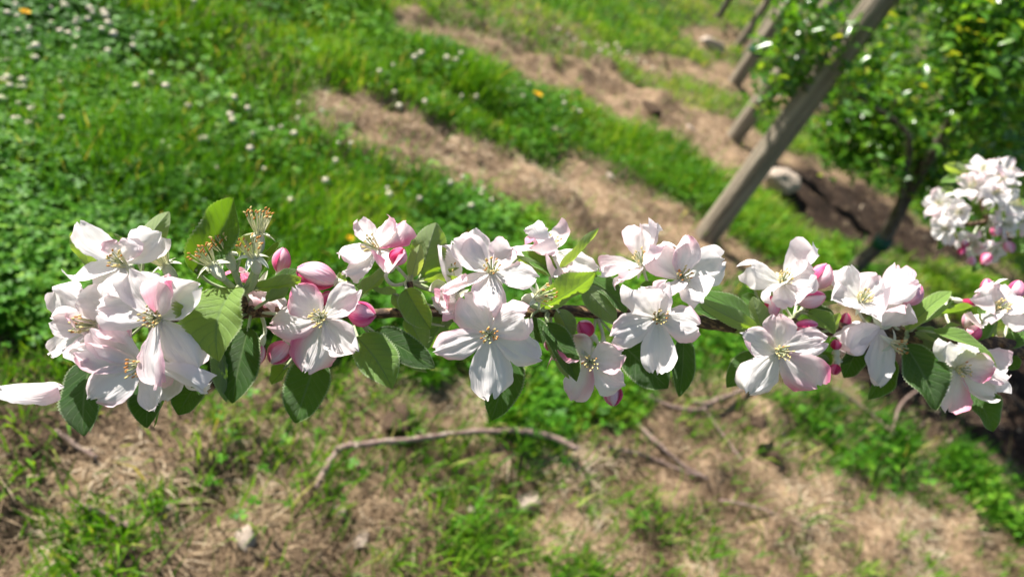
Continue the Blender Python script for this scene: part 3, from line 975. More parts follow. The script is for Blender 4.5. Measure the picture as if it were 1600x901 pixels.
def petal_part(base, tip, nrm, W, parent, rnd, pink=.15, cup=.16, bow=.0, curl=.0, ruf=.07, side=0.0, mat=None, nu=22, nv=20, notch=None, name='petal'):
    base = Vector(base); tip = Vector(tip)
    a = tip - base
    L = a.length; a.normalize()
    nrm = Vector(nrm)
    nrm = (nrm - a * nrm.dot(a)).normalized()
    s = nrm.cross(a)
    p1, p2, p3, p4 = (rnd.uniform(0, 6.28) for _ in range(4))
    k1 = rnd.uniform(2.2, 4.2); k2 = rnd.uniform(5, 8)
    tw = rnd.gauss(0, .14)
    rollA = rnd.choice((0, -.9, -.5, .9, .5)); rollB = rnd.choice((0, -.9, -.5, .9, .5))
    cr0 = rnd.uniform(-.5, .5); cr1 = rnd.uniform(-.4, .4); crk = rnd.choice((-1, 1)) * rnd.uniform(.02, .07)
    W *= 1.05; L *= 1.02
    notch = rnd.choice((0, .05, .09)) if notch is None else notch
    pts, pu, pv, pk = [], [], [], []
    for i in range(nu + 1):
        t = i / nu
        if t < .60: w = .13 + .87 * math.sin(math.pi / 2 * t / .60) ** 1.0
        else: w = max(0, 1 - ((t - .60) / .42) ** 2.6) ** .55
        for j in range(nv + 1):
            v = 2 * j / nv - 1
            ww = w * (1 + (.07 * math.sin(6 * t + p1 + (2 if v > 0 else 0)) + .035 * math.sin(17 * t + p2 + (3 if v > 0 else 0))) * t)
            x = v * ww * W / 2
            y = L * (t - .05 * t * v * v + .028 * math.sin(4.5 * v + p2) * t ** 3 + .012 * math.sin(13 * v + p3) * t ** 5 - notch * math.exp(-(v / .22) ** 2) * t ** 6)
            h = cup * W * (v * v) * ww * (.35 + .65 * t) + bow * L * math.sin(math.pi * t) + curl * L * t ** 3
            h += ruf * W * (math.sin(k1 * v + p3 + 1.5 * t) * .7 + math.sin(k2 * v + p4 + 3 * t) * .45 * abs(v)) * t * t
            h += .012 * W * math.sin(9 * t + p2 + 4 * v) * math.sin(7 * v + p1)
            h += tw * x * t + crk * W * math.exp(-((v - cr0 - cr1 * t) / .16) ** 2) * t
            h += .013 * W * math.sin(11 * v * (1.2 - .3 * t) + p1) * math.sin(math.pi * t) ** .5
            h += rollA * W * max(0, v - .45) ** 2 * 2.2 * t + rollB * W * max(0, -v - .45) ** 2 * 2.2 * t
            # crumpled tissue and a frilled margin
            h += W * t * (.085 * mnoise.noise(Vector((t * 3.1 + p1 * 5, v * 2.6 + p2, p3))) + .042 * mnoise.noise(Vector((t * 7 + p2 * 5, v * 7.5 + p1, p4))))
            rim = max(abs(v), (t - .55) / .45 if t > .55 else 0) ** 6
            h += .07 * W * rim * mnoise.noise(Vector((t * 9 + p4 * 7, v * 8 + p3, 2.0)))
            x += .05 * W * abs(v) ** 5 * mnoise.noise(Vector((t * 8 + p3, (3 if v > 0 else -3), p1))) * t
            y += .055 * L * t ** 8 * mnoise.noise(Vector((v * 4.5 + p1, p2, p3)))
            pts.append(base + a * y + s * x + nrm * h)
            pu.append(t); pv.append(v)
            e = abs(v) ** 2.5 * .7 * min(1, t * 2) + max(0, t - .45) ** 1.5 * 1.2
            if side: e += max(0, v * side) ** 1.3 * .9
            blot = .5 + .5 * math.sin(3 * t + 2.6 * v + p4)
            pk.append(min(1, pink * 1.3 * (e * (.12 + 1.0 * blot) + .05)))
    mb = MB()
    mb.grid(pts, nu, nv, 0, {'pu': pu, 'pv': pv, 'pink': pk, 'rnd': [p1 * 3] * len(pts)})
    return mb.build(name, base, parent, [mat or M_PETAL])


def add_stamens(c, f, parent, rnd, n=17, L=.0085, spread=.42, brown=.25, styles=5):
    mb = MB()
    f = f.normalized(); a = f.orthogonal().normalized(); b = f.cross(a)
    for i in range(n):
        an = i * 2.4 + rnd.uniform(-.3, .3)
        sp = spread * math.sqrt((i + 1.5) / n) * rnd.uniform(.75, 1.2)
        d = (f + (a * math.cos(an) + b * math.sin(an)) * sp).normalized()
        p0 = c + (a * math.cos(an) + b * math.sin(an)) * .0016
        l = L * rnd.uniform(.75, 1.1)
        p1 = p0 + d * l * .55; p2 = p1 + (d + f * .25).normalized() * l * .45
        mb.tube([p0, p1, p2], [.00034, .00026, .00018], 4, 0, False)
        q = (p2 - p1).normalized(); qa = q.orthogonal().normalized(); qb = q.cross(qa)
        mb.ball(p2, qa * .00056, qb * .00046, (q + qa * .6).normalized() * .00088, 2 if rnd.random() < brown else 1, 4, 5)
    for k in range(styles):
        an = k * 1.257
        mb.tube([c, c + f * L * .7 + (a * math.cos(an) + b * math.sin(an)) * .0012, c + f * L * rnd.uniform(.9, 1.05) + (a * math.cos(an) + b * math.sin(an)) * .0022], [.0003, .00025, .0004], 4, 3, False)
    return mb.build('stamens', c, parent, [M_FIL, M_ANT, M_ANTB, M_GREEN])


def spade(mb, base, tip, nrm, W, mat, curl=0.0):
    base = Vector(base); tip = Vector(tip)
    a = tip - base; L = a.length; a.normalize()
    nrm = (nrm - a * nrm.dot(a)).normalized(); s = nrm.cross(a)
    pts = []
    for i in range(6):
        t = i / 5
        w = W * (1 - t) ** .8 * (.75 + .6 * t)
        for j in range(5):
            v = j / 2 - 1
            pts.append(base + a * L * t + s * v * w / 2 + nrm * (abs(v) * w * .2 - curl * L * t * t))
    mb.grid(pts, 5, 4, mat)


SPURS = [(232, 500, 0), (378, 458, 0), (392, 488, 0), (505, 490, 0), (556, 492, 0), (633, 476, 0), (640, 440, .004), (775, 487, 0), (862, 484, 0), (932, 492, 0), (1030, 494, 0), (1195, 508, 0),
         (1240, 500, 0), (1370, 516, 0), (1425, 522, 0), (1500, 532, 0), (1568, 540, 0), (-60, 540, 0)]


def spur(x, y):
    s = min(SPURS, key=lambda q: (q[0] - x) ** 2 + 1.4 * (q[1] - y) ** 2)
    return P(s[0], s[1], zb(s[0]) - s[2])


def pedicel(mb, c, f, to, r=.0009, mat=0):
    p1 = c - f * .008
    mb.tube(smooth_path([c - f * .002, p1, (p1 + to) / 2 - f * .004, to], 4), r, 6, mat, False)


def flower(branch, cx, cy, petals, face=(0, .2, 1), dz=.022, seed=None, pink=.18, brown=.25, z=None, stam=True, ped=True, nst=17, attach=None, label=None, Lp=72):
    """petals: (tipx, tipy, apparent width px, opts)"""
    rnd = random.Random(seed if seed is not None else int(cx * 7 + cy))
    z = z if z is not None else zb(cx) - dz
    px = z / FPX
    f = CV(face).normalized()
    c = P(cx, cy, z)
    mb = MB()
    # cup under the petals, stalk and sepals
    a = f.orthogonal().normalized(); b = f.cross(a)
    mb.ball(c - f * .0035, a * .0022, b * .0022, f * .0042, 0, 5, 8)
    for k in range(5):
        an = k * 1.2566 + rnd.random() * .3
        d = a * math.cos(an) + b * math.sin(an)
        spade(mb, c - f * .0012 + d * .0015, c - f * .002 + d * .0085, f, .0042, 0, .35)
    if ped:
        pedicel(mb, c, f, attach if attach is not None else spur(cx, cy))
    fl = mb.build('flower', c, branch, [M_WOOL])
    if label: fl['label'] = label
    for q in petals:
        tx, ty, w = q[:3]
        o = q[3] if len(q) > 3 else {}
        app = math.hypot(tx - cx, ty - cy)
        real = o.get('L', Lp)
        # foreshortened petals lean towards (or away from) the viewer
        d = math.sqrt(max(0, real ** 2 - app ** 2)) * .75 * o.get('s', 1) if app < real else 0
        d += o.get('d', 0)
        tip = P(tx, ty, z - d * px)
        ax = (tip - c)
        base = c + ax.normalized() * .0012 - f * .0008
        n = CV(o['n']) if 'n' in o else Vector(f)
        Wr = max(w, o.get('w', 46))
        if w < Wr * .93:
            an = math.acos(min(1, w / Wr)) * o.get('r', 1)
            axn = ax.normalized()
            view = (CPOS - c).normalized()
            n0 = (view - axn * view.dot(axn)).normalized()
            s0 = n0.cross(axn)
            sg = 1 if s0.dot(CU) > 0 else -1
            n = n0 * math.cos(an) + s0 * sg * math.sin(an)
        petal_part(base, tip, n, Wr * px, fl, rnd, o.get('p', pink) * rnd.uniform(.8, 1.2), o.get('cup', rnd.uniform(.08, .2)), o.get('bow', rnd.uniform(-.07, .05)), o.get('curl', rnd.uniform(-.10, .06)), o.get('ruf', rnd.uniform(.08, .18)), o.get('side', 0))
    if stam:
        add_stamens(c, f, fl, rnd, nst, brown=brown)
    return fl


def bud(branch, cx, cy, dirx, diry, Lpx, Wpx, pink=.6, dz=.015, dv=.25, z=None, attach=None, seed=None, shells=4):
    rnd = random.Random(seed if seed is not None else int(cx * 3 + cy * 5))
    z = z if z is not None else zb(cx) - dz
    px = z / FPX
    ax = CV((dirx, -diry, dv)).normalized()
    L = Lpx * px; W = Wpx * px * .5
    cen = P(cx, cy, z)
    base = cen - ax * L * .5
    a = ax.orthogonal().normalized(); b = ax.cross(a)
    mb = MB()
    mb.ball(base - ax * .002, a * .002, b * .002, ax * .0038, 0, 5, 8)
    for k in range(5):
        an = k * 1.2566 + rnd.random() * .4
        d = a * math.cos(an) + b * math.sin(an)
        spade(mb, base + d * W * .35 - ax * .0005, base + d * W * 1.02 + ax * L * .32, -d, W * .8, 0, -.15)
    pedicel(mb, base, ax, attach if attach is not None else spur(cx, cy), .0010)
    bo = mb.build('bud', base, branch, [M_WOOL])
    a0 = rnd.uniform(0, 6.28)
    for k in range(shells):
        c0 = a0 + k * 2 * math.pi / shells
        half = 1.15 + .25 * rnd.random()
        pts, pu, pv, pk = [], [], [], []
        nu, nv = 10, 9
        pkk = pink * (1.35, .45, 1.0, .65)[k % 4] * rnd.uniform(.85, 1.15)
        open_ = rnd.uniform(-.02, .10)
        for i in range(nu + 1):
            t = i / nu
            r = W * (math.sin(math.pi * min(1, t * .93 + .05)) ** .62) * (1 + open_ * t)
            r = max(r, W * .05)
            for j in range(nv + 1):
                v = 2 * j / nv - 1
                an = c0 + v * half * (1 - .25 * t) + t * .55
                rr = r * (1 + .10 * v + .03 * math.sin(5 * v + k))
                tt = t * (1 - .08 * v * v)
                pts.append(base + ax * L * tt + (a * math.cos(an) + b * math.sin(an)) * rr)
                pu.append(t); pv.append(v)
                pk.append(max(0, min(1, pkk * (.45 + .75 * abs(v) ** 1.5 + .35 * (1 - t) * (1 if pink > .7 else .3)))))
        m2 = MB(); m2.grid(pts, nu, nv, 0, {'pu': pu, 'pv': pv, 'pink': pk, 'rnd': [a0 * 9 + k * 3.3] * len(pts)})
        m2.build('petal', base, bo, [M_BUD])
    return bo


def spent(branch, cx, cy, face, dz=.02, z=None, seed=None, attach=None, L=.0095, n=30):
    rnd = random.Random(seed if seed is not None else int(cx * 5 + cy))
    z = z if z is not None else zb(cx) - dz
    f = CV(face).normalized()
    c = P(cx, cy, z)
    a = f.orthogonal().normalized(); b = f.cross(a)
    mb = MB()
    mb.ball(c - f * .004, a * .0028, b * .0028, f * .0058, 0, 6, 9)
    for k in range(5):
        an = k * 1.2566 + rnd.random() * .5
        d = a * math.cos(an) + b * math.sin(an)
        spade(mb, c + d * .0012, c + d * .0085 + f * rnd.uniform(-.003, .002), f, .0050, 0, rnd.uniform(.1, .6))
    pedicel(mb, c, f, attach if attach is not None else spur(cx, cy), .0015, 1)
    s = mb.build('spent_flower', c, branch, [M_WOOL, M_GREEN])
    add_stamens(c, f, s, rnd, n, L, .62, .7, 5)
    return s


def leaf(branch, bx, by, tx, ty, w, n=(0, .2, 1), db=0.0, dt=.005, var=.3, fold=.25, bend=-.12, curl=0.0, wave=.09, z=None, attach=None, twist=0.0, pet=True, seed=None):
    rnd = random.Random(seed if seed is not None else int(bx * 3 + ty * 7))
    zc = z if z is not None else zb(bx)
    base = P(bx, by, zc - db); tip = P(tx, ty, (z if z is not None else zb(bx)) - dt)
    px = zc / FPX
    W = w * px * 1.20
    a = tip - base; L = a.length; a.normalize()
    nn = CV(n); nn = (nn - a * nn.dot(a)).normalized()
    s = nn.cross(a)
    nu, nv = 48, 12
    p1, p2 = rnd.uniform(0, 6), rnd.uniform(0, 6)
    pts, pu, pv = [], [], []
    for i in range(nu + 1):
        t = i / nu
        w_ = (t ** .55) * ((1 - t) ** .72) / .46
        if t > .86: w_ *= 1 - .25 * (t - .86) / .14
        tw = twist * t
        for j in range(nv + 1):
            v = 2 * j / nv - 1
            ww = w_
            yy = t
            if abs(v) > .99:
                ww *= 1 + (.05 if i % 2 else -.035)
            av = abs(v)
            fl = math.atan(fold * 1.25 + .12)
            x = v * ww * W / 2 * math.cos(fl)
            h = av * ww * W / 2 * math.sin(fl)
            h += wave * W * math.sin(9 * t + p1 + (1.7 if v > 0 else 0)) * av * av * math.sin(math.pi * t)
            h += curl * W * av ** 3 * ww
            h += .030 * W * math.cos(2 * math.pi * (8.5 * t - 2.3 * av)) * (av * (1 - av)) ** .5 * math.sin(math.pi * t) + .05 * W * av * mnoise.noise(Vector((t * 3 + p1 * 3, v * 2, p2)))
            x2 = x * math.cos(tw) - h * math.sin(tw); h2 = x * math.sin(tw) + h * math.cos(tw)
            h2 += bend * L * (4 * t * (1 - t) * -.6 + (t ** 3) * .35)
            pts.append(base + a * L * yy + s * x2 + nn * h2)
            pu.append(t); pv.append(v)
    mb = MB()
    mb.grid(pts, nu, nv, 0, {'pu': pu, 'pv': pv, 'var': [max(0, min(1, var + rnd.uniform(-.05, .05)))] * len(pts)})
    if pet:
        to = attach if attach is not None else spur(bx, by)
        if (to - base).length < .06:
            mb.tube(smooth_path([base + a * .002, base * .7 + to * .3 - a * .002, base * .35 + to * .65 - a * .002, to], 4), .0008, 5, 1, False)
    return mb.build('leaf', base, branch, [M_LEAF, M_GREEN])


# ------------------------------------------------------------------ the blossoming branch across the picture
bpts = [(1700, 566, 15), (1600, 546, 14), (1500, 532, 13), (1370, 518, 12), (1240, 512, 11), (1150, 509, 10.5), (1060, 498, 10), (945, 490, 9.5), (900, 486, 9.5), (800, 487, 9), (650, 487, 8), (560, 491, 7.5),
        (470, 489, 7.5), (410, 487, 9), (330, 494, 7), (232, 500, 5), (150, 506, 3)]
B0 = P(1700, 566, zb(1700))
BR = link('blossoming_branch', None, B0)
tag(BR, 'apple branch in full white and pink blossom stretching across the picture', 'branch')
path = smooth_path([P(x, y, zb(x)) for x, y, r in bpts], 6)
rr = []
for i in range(len(bpts) - 1):
    for k in range(6): rr.append((bpts[i][2] * (1 - k / 6) + bpts[i + 1][2] * k / 6) * zb(bpts[i][0]) / FPX)
rr.append(bpts[-1][2] * zb(150) / FPX)
rnd = random.Random(5)
mb = MB(); mb.tube(path, [r * rnd.uniform(.93, 1.09) for r in rr], 14)
for (x, y, s) in SPURS[:-1]:
    # short knobbly fruiting spurs
    by_ = min(bpts, key=lambda q: abs(q[0] - x))[1]
    mb.tube([P(x + 4, by_, zb(x)), P(x + 1, (by_ + y) / 2 - 3, zb(x) - .006), P(x, y, zb(x) - .008)], [.0030, .0026, .0016], 7)
mb.build('stem', B0, BR, [M_TWIG])
mb = MB()
mb.tube(smooth_path([P(632, 484, zb(632)), P(634, 465, zb(632) - .004), P(640, 440, zb(640) - .006), P(644, 418, zb(640) - .004)], 5), .0017, 7)
mb.build('spur', P(632, 484, zb(632)), BR, [M_GREEN])
mb = MB()
mb.tube(smooth_path([P(392, 488, zb(392)), P(384, 470, zb(392) - .004), P(378, 455, zb(378) - .008)], 5), .0024, 7)
mb.build('spur', P(392, 488, zb(392)), BR, [M_GREEN])

UP = (0, .9, .4)
VW = (0, .1, 1)
# --- cluster at the left end
flower(BR, 246, 497, [(205, 423, 54, dict(d=-6, p=.08)), (262, 430, 44, dict(d=2, p=.75, side=1)), (311, 446, 62, dict(d=6, p=.1)), (304, 577, 60, dict(p=.12, d=-4)), (247, 603, 24, dict(p=.6, d=26, r=-1)), (150, 482, 50, dict(d=10, p=.12, n=(-.1, .55, .8)))], (.05, .1, 1), .034, seed=11, brown=.5, pink=.15, nst=20)
flower(BR, 224, 570, [(148, 622, 58, dict(p=.22, d=4)), (119, 548, 44, dict(p=.45, d=8)), (148, 512, 46, dict(p=.4, d=0)), (238, 641, 60, dict(p=.06, d=-8)), (318, 613, 22, dict(p=.05, d=8, r=-1, L=96))], (-.1, -.15, 1), .03, seed=12, brown=.35)
flower(BR, 193, 413, [(121, 347, 36, dict(p=.08, d=-10, L=95)), (186, 374, 60, dict(p=.55, s=.4, L=60)), (251, 364, 42, dict(p=.06, d=-10)), (111, 433, 32, dict(p=.06)), (162, 462, 46, dict(p=.12, d=4))], (-.05, .35, 1), .022, seed=13, brown=.3)
flower(BR, 146, 508, [(83, 452, 44, dict(p=.12)), (79, 500, 46, dict(p=.2, d=-4)), (78, 553, 50, dict(p=.12, d=6, n=(-.5, .5, .7))), (128, 570, 30, dict(p=.2)), (112, 488, 30, dict(p=1.0, s=-.3))], (-.5, .1, .9), .018, seed=14)
flower(BR, 178, 478, [(118, 470, 52, dict(p=.1)), (150, 420, 52, dict(p=.15, s=-.4)), (215, 440, 54, dict(p=.12, s=-.4)), (205, 530, 54, dict(p=.3)), (140, 530, 54, dict(p=.2))], (-.2, .2, 1), .016, seed=41, stam=False)
flower(BR, 268, 560, [(300, 600, 50, dict(p=.1)), (255, 625, 54, dict(p=.1)), (225, 600, 50, dict(p=.3)), (296, 530, 50, dict(p=.1))], (.2, -.3, 1), .008, seed=42, stam=False)
spent(BR, 258, 415, (-.35, .8, .35), .012)
# --- spent flowers above the cluster
A1 = P(378, 456, zb(378) - .008)
spent(BR, 405, 366, (.05, 1, .15), .018, attach=A1, L=.012)
spent(BR, 354, 396, (-.25, .9, .35), .014, attach=A1)
spent(BR, 331, 414, (-.4, .75, .55), .026, attach=A1, n=22)
spent(BR, 397, 402, (.05, .8, .6), .028, attach=A1, n=20)
flower(BR, 405, 446, [(374, 424, 22, dict(p=1)), (412, 478, 30, dict(p=.9)), (436, 476, 30, dict(p=.3)), (388, 440, 24, dict(p=.9))], (.1, -.3, .8), -.012, seed=15, stam=False)
# --- pink edged open flower
flower(BR, 503, 497, [(460, 449, 52, dict(p=.75, d=-2)), (559, 452, 46, dict(p=.12, d=-2)), (422, 508, 60, dict(p=.6, d=4)), (478, 580, 66, dict(p=.55, side=-1, d=-4)), (556, 550, 52, dict(p=.15, d=6, ruf=.12))], (0, .1, 1), .03, seed=16, brown=.03, nst=20)
# --- small flower above the stem
flower(BR, 588, 388, [(564, 339, 36, dict(p=.3, s=-.6)), (613, 341, 34, dict(p=.6, s=-.5)), (634, 348, 26, dict(p=1.0, side=-1, s=-.3)), (529, 396, 46, dict(p=.2)), (538, 430, 34, dict(p=.25, d=8)), (606, 420, 30, dict(p=.45, d=8))], (-.35, .35, .85), .016, seed=17, brown=0, nst=12, Lp=62)
# --- the big double blossom in the middle
flower(BR, 712, 468, [(676, 462, 50, dict(p=.15, s=-.4)), (688, 484, 36, dict(p=.5, d=10)), (682, 386, 24, dict(p=.1, L=85)), (690, 455, 34, dict(p=.55, d=12, n=(-.2, .8, .5)))], (-.4, .1, .9), .010, seed=18, stam=False)
flower(BR, 768, 424, [(742, 358, 36, dict(p=.1, ruf=.15, s=-.4)), (708, 380, 54, dict(p=.25, d=-4)), (838, 430, 42, dict(p=.15, d=8, n=(.1, .8, .5))), (802, 388, 34, dict(p=.75, s=-.4)), (764, 480, 54, dict(p=.3, d=12)), (694, 458, 32, dict(p=.4, d=12))], (.05, .4, .9), .030, seed=19, brown=.45)
flower(BR, 765, 522, [(680, 548, 44, dict(p=.4, d=4)), (768, 622, 64, dict(p=.06, d=2, cup=.1)), (845, 562, 48, dict(p=.2, d=4)), (722, 462, 66, dict(p=.3, d=-2)), (822, 492, 60, dict(p=.3, d=2)), ], (0, .0, 1), .036, seed=20, brown=.5, nst=19)
flower(BR, 862, 392, [(822, 360, 22, dict(p=.05)), (858, 360, 40, dict(p=.25, s=-.7)), (832, 382, 30, dict(p=.8)), (932, 418, 40, dict(p=.12, s=-.4)), (868, 434, 38, dict(p=.35, d=8)), (790, 392, 30, dict(p=.6))], (.1, .75, -.45), .0, seed=21, brown=.2, stam=True, nst=10)
spent(BR, 838, 464, (.75, .15, .6), .026, seed=3, n=16)
spent(BR, 712, 436, (-.3, .6, .4), .0, n=9)
# --- pale pink flower below the stem
flower(BR, 921, 563, [(891, 526, 44, dict(p=.6, s=-.3)), (861, 562, 26, dict(p=.7)), (974, 552, 48, dict(p=.35, ruf=.13)), (974, 602, 40, dict(p=.15, d=6)), (893, 624, 46, dict(p=.5, side=1))], (-.1, -.05, 1), .014, seed=22, brown=.05, nst=15, Lp=66)
# --- trio right of the middle
flower(BR, 1028, 496, [(957, 526, 50, dict(p=.25, d=4)), (1025, 582, 44, dict(p=.08, d=2)), (1091, 508, 54, dict(p=.35)), (998, 452, 52, dict(p=.12, d=-2)), (1042, 440, 42, dict(p=.3, d=-2))], (0, .1, 1), .032, seed=23, brown=.4, nst=19)
flower(BR, 1063, 434, [(1077, 370, 46, dict(p=.6, d=-4)), (1133, 408, 58, dict(p=.06, ruf=.12)), (1020, 388, 46, dict(p=.4, side=-1)), (1100, 466, 28, dict(p=.08)), (1040, 462, 34, dict(p=.2))], (.1, .3, 1), .02, seed=24, brown=.25, nst=16)
flower(BR, 1003, 412, [(1000, 350, 38, dict(p=.35, s=-.4)), (1027, 351, 16, dict(p=.1, s=-1)), (1040, 384, 28, dict(p=.25)), (939, 430, 22, dict(p=.35)), (964, 446, 26, dict(p=.45))], (-.3, .6, .7), .01, seed=25, brown=.05, nst=12)
# --- right hand clusters
flower(BR, 1223, 440, [(1171, 416, 46, dict(p=.04)), (1278, 393, 28, dict(p=.12)), (1274, 428, 38, dict(p=.12)), (1240, 477, 32, dict(p=.3)), (1206, 458, 24, dict(p=.1))], (-.1, .35, .9), .015, seed=26, brown=0, nst=20, Lp=62)
flower(BR, 1216, 549, [(1212, 490, 46, dict(p=.4, side=1, s=.3)), (1291, 532, 52, dict(p=.25, ruf=.11)), (1160, 524, 44, dict(p=.3)), (1172, 614, 54, dict(p=.12)), (1277, 602, 54, dict(p=.85, side=1))], (0, .05, 1), .03, seed=27, brown=.04, nst=20)
flower(BR, 1346, 470, [(1326, 415, 40, dict(p=.04, s=-.3)), (1372, 428, 50, dict(p=.4, s=-.2)), (1434, 440, 40, dict(p=.15)), (1302, 470, 28, dict(p=.06)), (1376, 492, 34, dict(p=.2, d=10))], (-.1, .45, .85), .02, seed=28, brown=0, nst=18, Lp=62)
flower(BR, 1378, 512, [(1306, 524, 40, dict(p=.25)), (1418, 478, 50, dict(p=.35, d=4)), (1330, 548, 54, dict(p=.12, d=2)), (1366, 600, 48, dict(p=.15)), (1395, 412, 34, dict(p=.7, s=-.5))], (-.1, -.5, .8), .012, seed=29, stam=False, Lp=66)
spent(BR, 1394, 536, (.5, -.3, .8), .014, n=16, L=.008)
flower(BR, 1497, 576, [(1488, 533, 44, dict(p=.08)), (1554, 572, 46, dict(p=1.0, ruf=.16, d=6)), (1577, 582, 26, dict(p=.2, s=-.4)), (1557, 617, 46, dict(p=.08, d=2)), (1480, 642, 46, dict(p=.4, side=1))], (-.05, .0, 1), .02, seed=30, brown=.02, nst=17, Lp=62)
flower(BR, 1558, 484, [(1566, 442, 48, dict(p=.12, s=-.3)), (1521, 461, 28, dict(p=.45)), (1607, 472, 38, dict(p=.2)), (1602, 514, 34, dict(p=.25)), (1541, 508, 24, dict(p=.2))], (-.1, .4, .9), .012, seed=31, brown=0, nst=18, Lp=58)
# --- a flower reaching in from beyond the left edge
BR3 = link('blossoming_branch', None, P(-420, 470, .33))
tag(BR3, 'single white petal of another blossom reaching in at the left edge', 'branch')
mb = MB(); mb.tube(smooth_path([P(-420, 470, .33), P(-240, 530, .33), P(-90, 575, .325)], 5), .003, 8)
mb.build('stem', P(-420, 470, .33), BR3, [M_TWIG])
flower(BR3, -32, 606, [(93, 608, 30, dict(p=.25, L=110, w=44, ruf=.16)), (-60, 540, 50, {}), (-110, 600, 50, {}), (-70, 670, 50, {})], (0, .7, .7), z=.30, seed=32, attach=P(-90, 575, .325), Lp=75)

# --- buds
for q in ((494, 430, -.8, -.25, 62, 42, .58, .014), (566, 490, .85, .1, 46, 38, .66, .028), (440, 406, .25, -1, 40, 28, .66, -.004), (623, 400, .5, -.7, 30, 27, .95, .026), (512, 466, .4, -.6, 26, 22, .85, .008),
          (436, 551, -.5, .75, 40, 34, .6, .012), (914, 513, -.5, -.5, 30, 27, .72, .01), (957, 616, .05, 1, 36, 30, .6, .008), (1206, 479, .05, -1, 36, 24, .72, .014), (1283, 431, .4, -.9, 42, 34, .55, .006),
          (1259, 404, .1, -1, 28, 22, .7, .0), (1268, 467, .8, -.2, 42, 28, .5, .014), (1260, 508, .9, -.1, 34, 18, .75, .026), (1423, 459, .6, -.7, 40, 34, .45, .018), (1414, 426, .6, -.6, 20, 14, .7, .004),
          (1306, 538, -.2, -1, 17, 15, 1.1, .008), (1305, 577, -.3, .8, 18, 16, 1.1, .006), (1321, 501, 0, -1, 26, 16, 1.0, .0), (1543, 450, -.2, -1, 32, 20, .62, .0), (1588, 453, .1, -1, 32, 24, .62, .0),
          (1522, 519, .5, -.7, 26, 22, .58, .012), (1510, 533, -.4, .3, 26, 18, .9, .01), (1515, 473, .9, .2, 24, 12, .95, -.01), (1511, 500, -.1, -1, 28, 14, .2, -.004), (403, 556, -.2, 1, 36, 20, .6, -.012), (857, 537, -.1, 1, 22, 14, .95, .0)):
    bud(BR, *q)

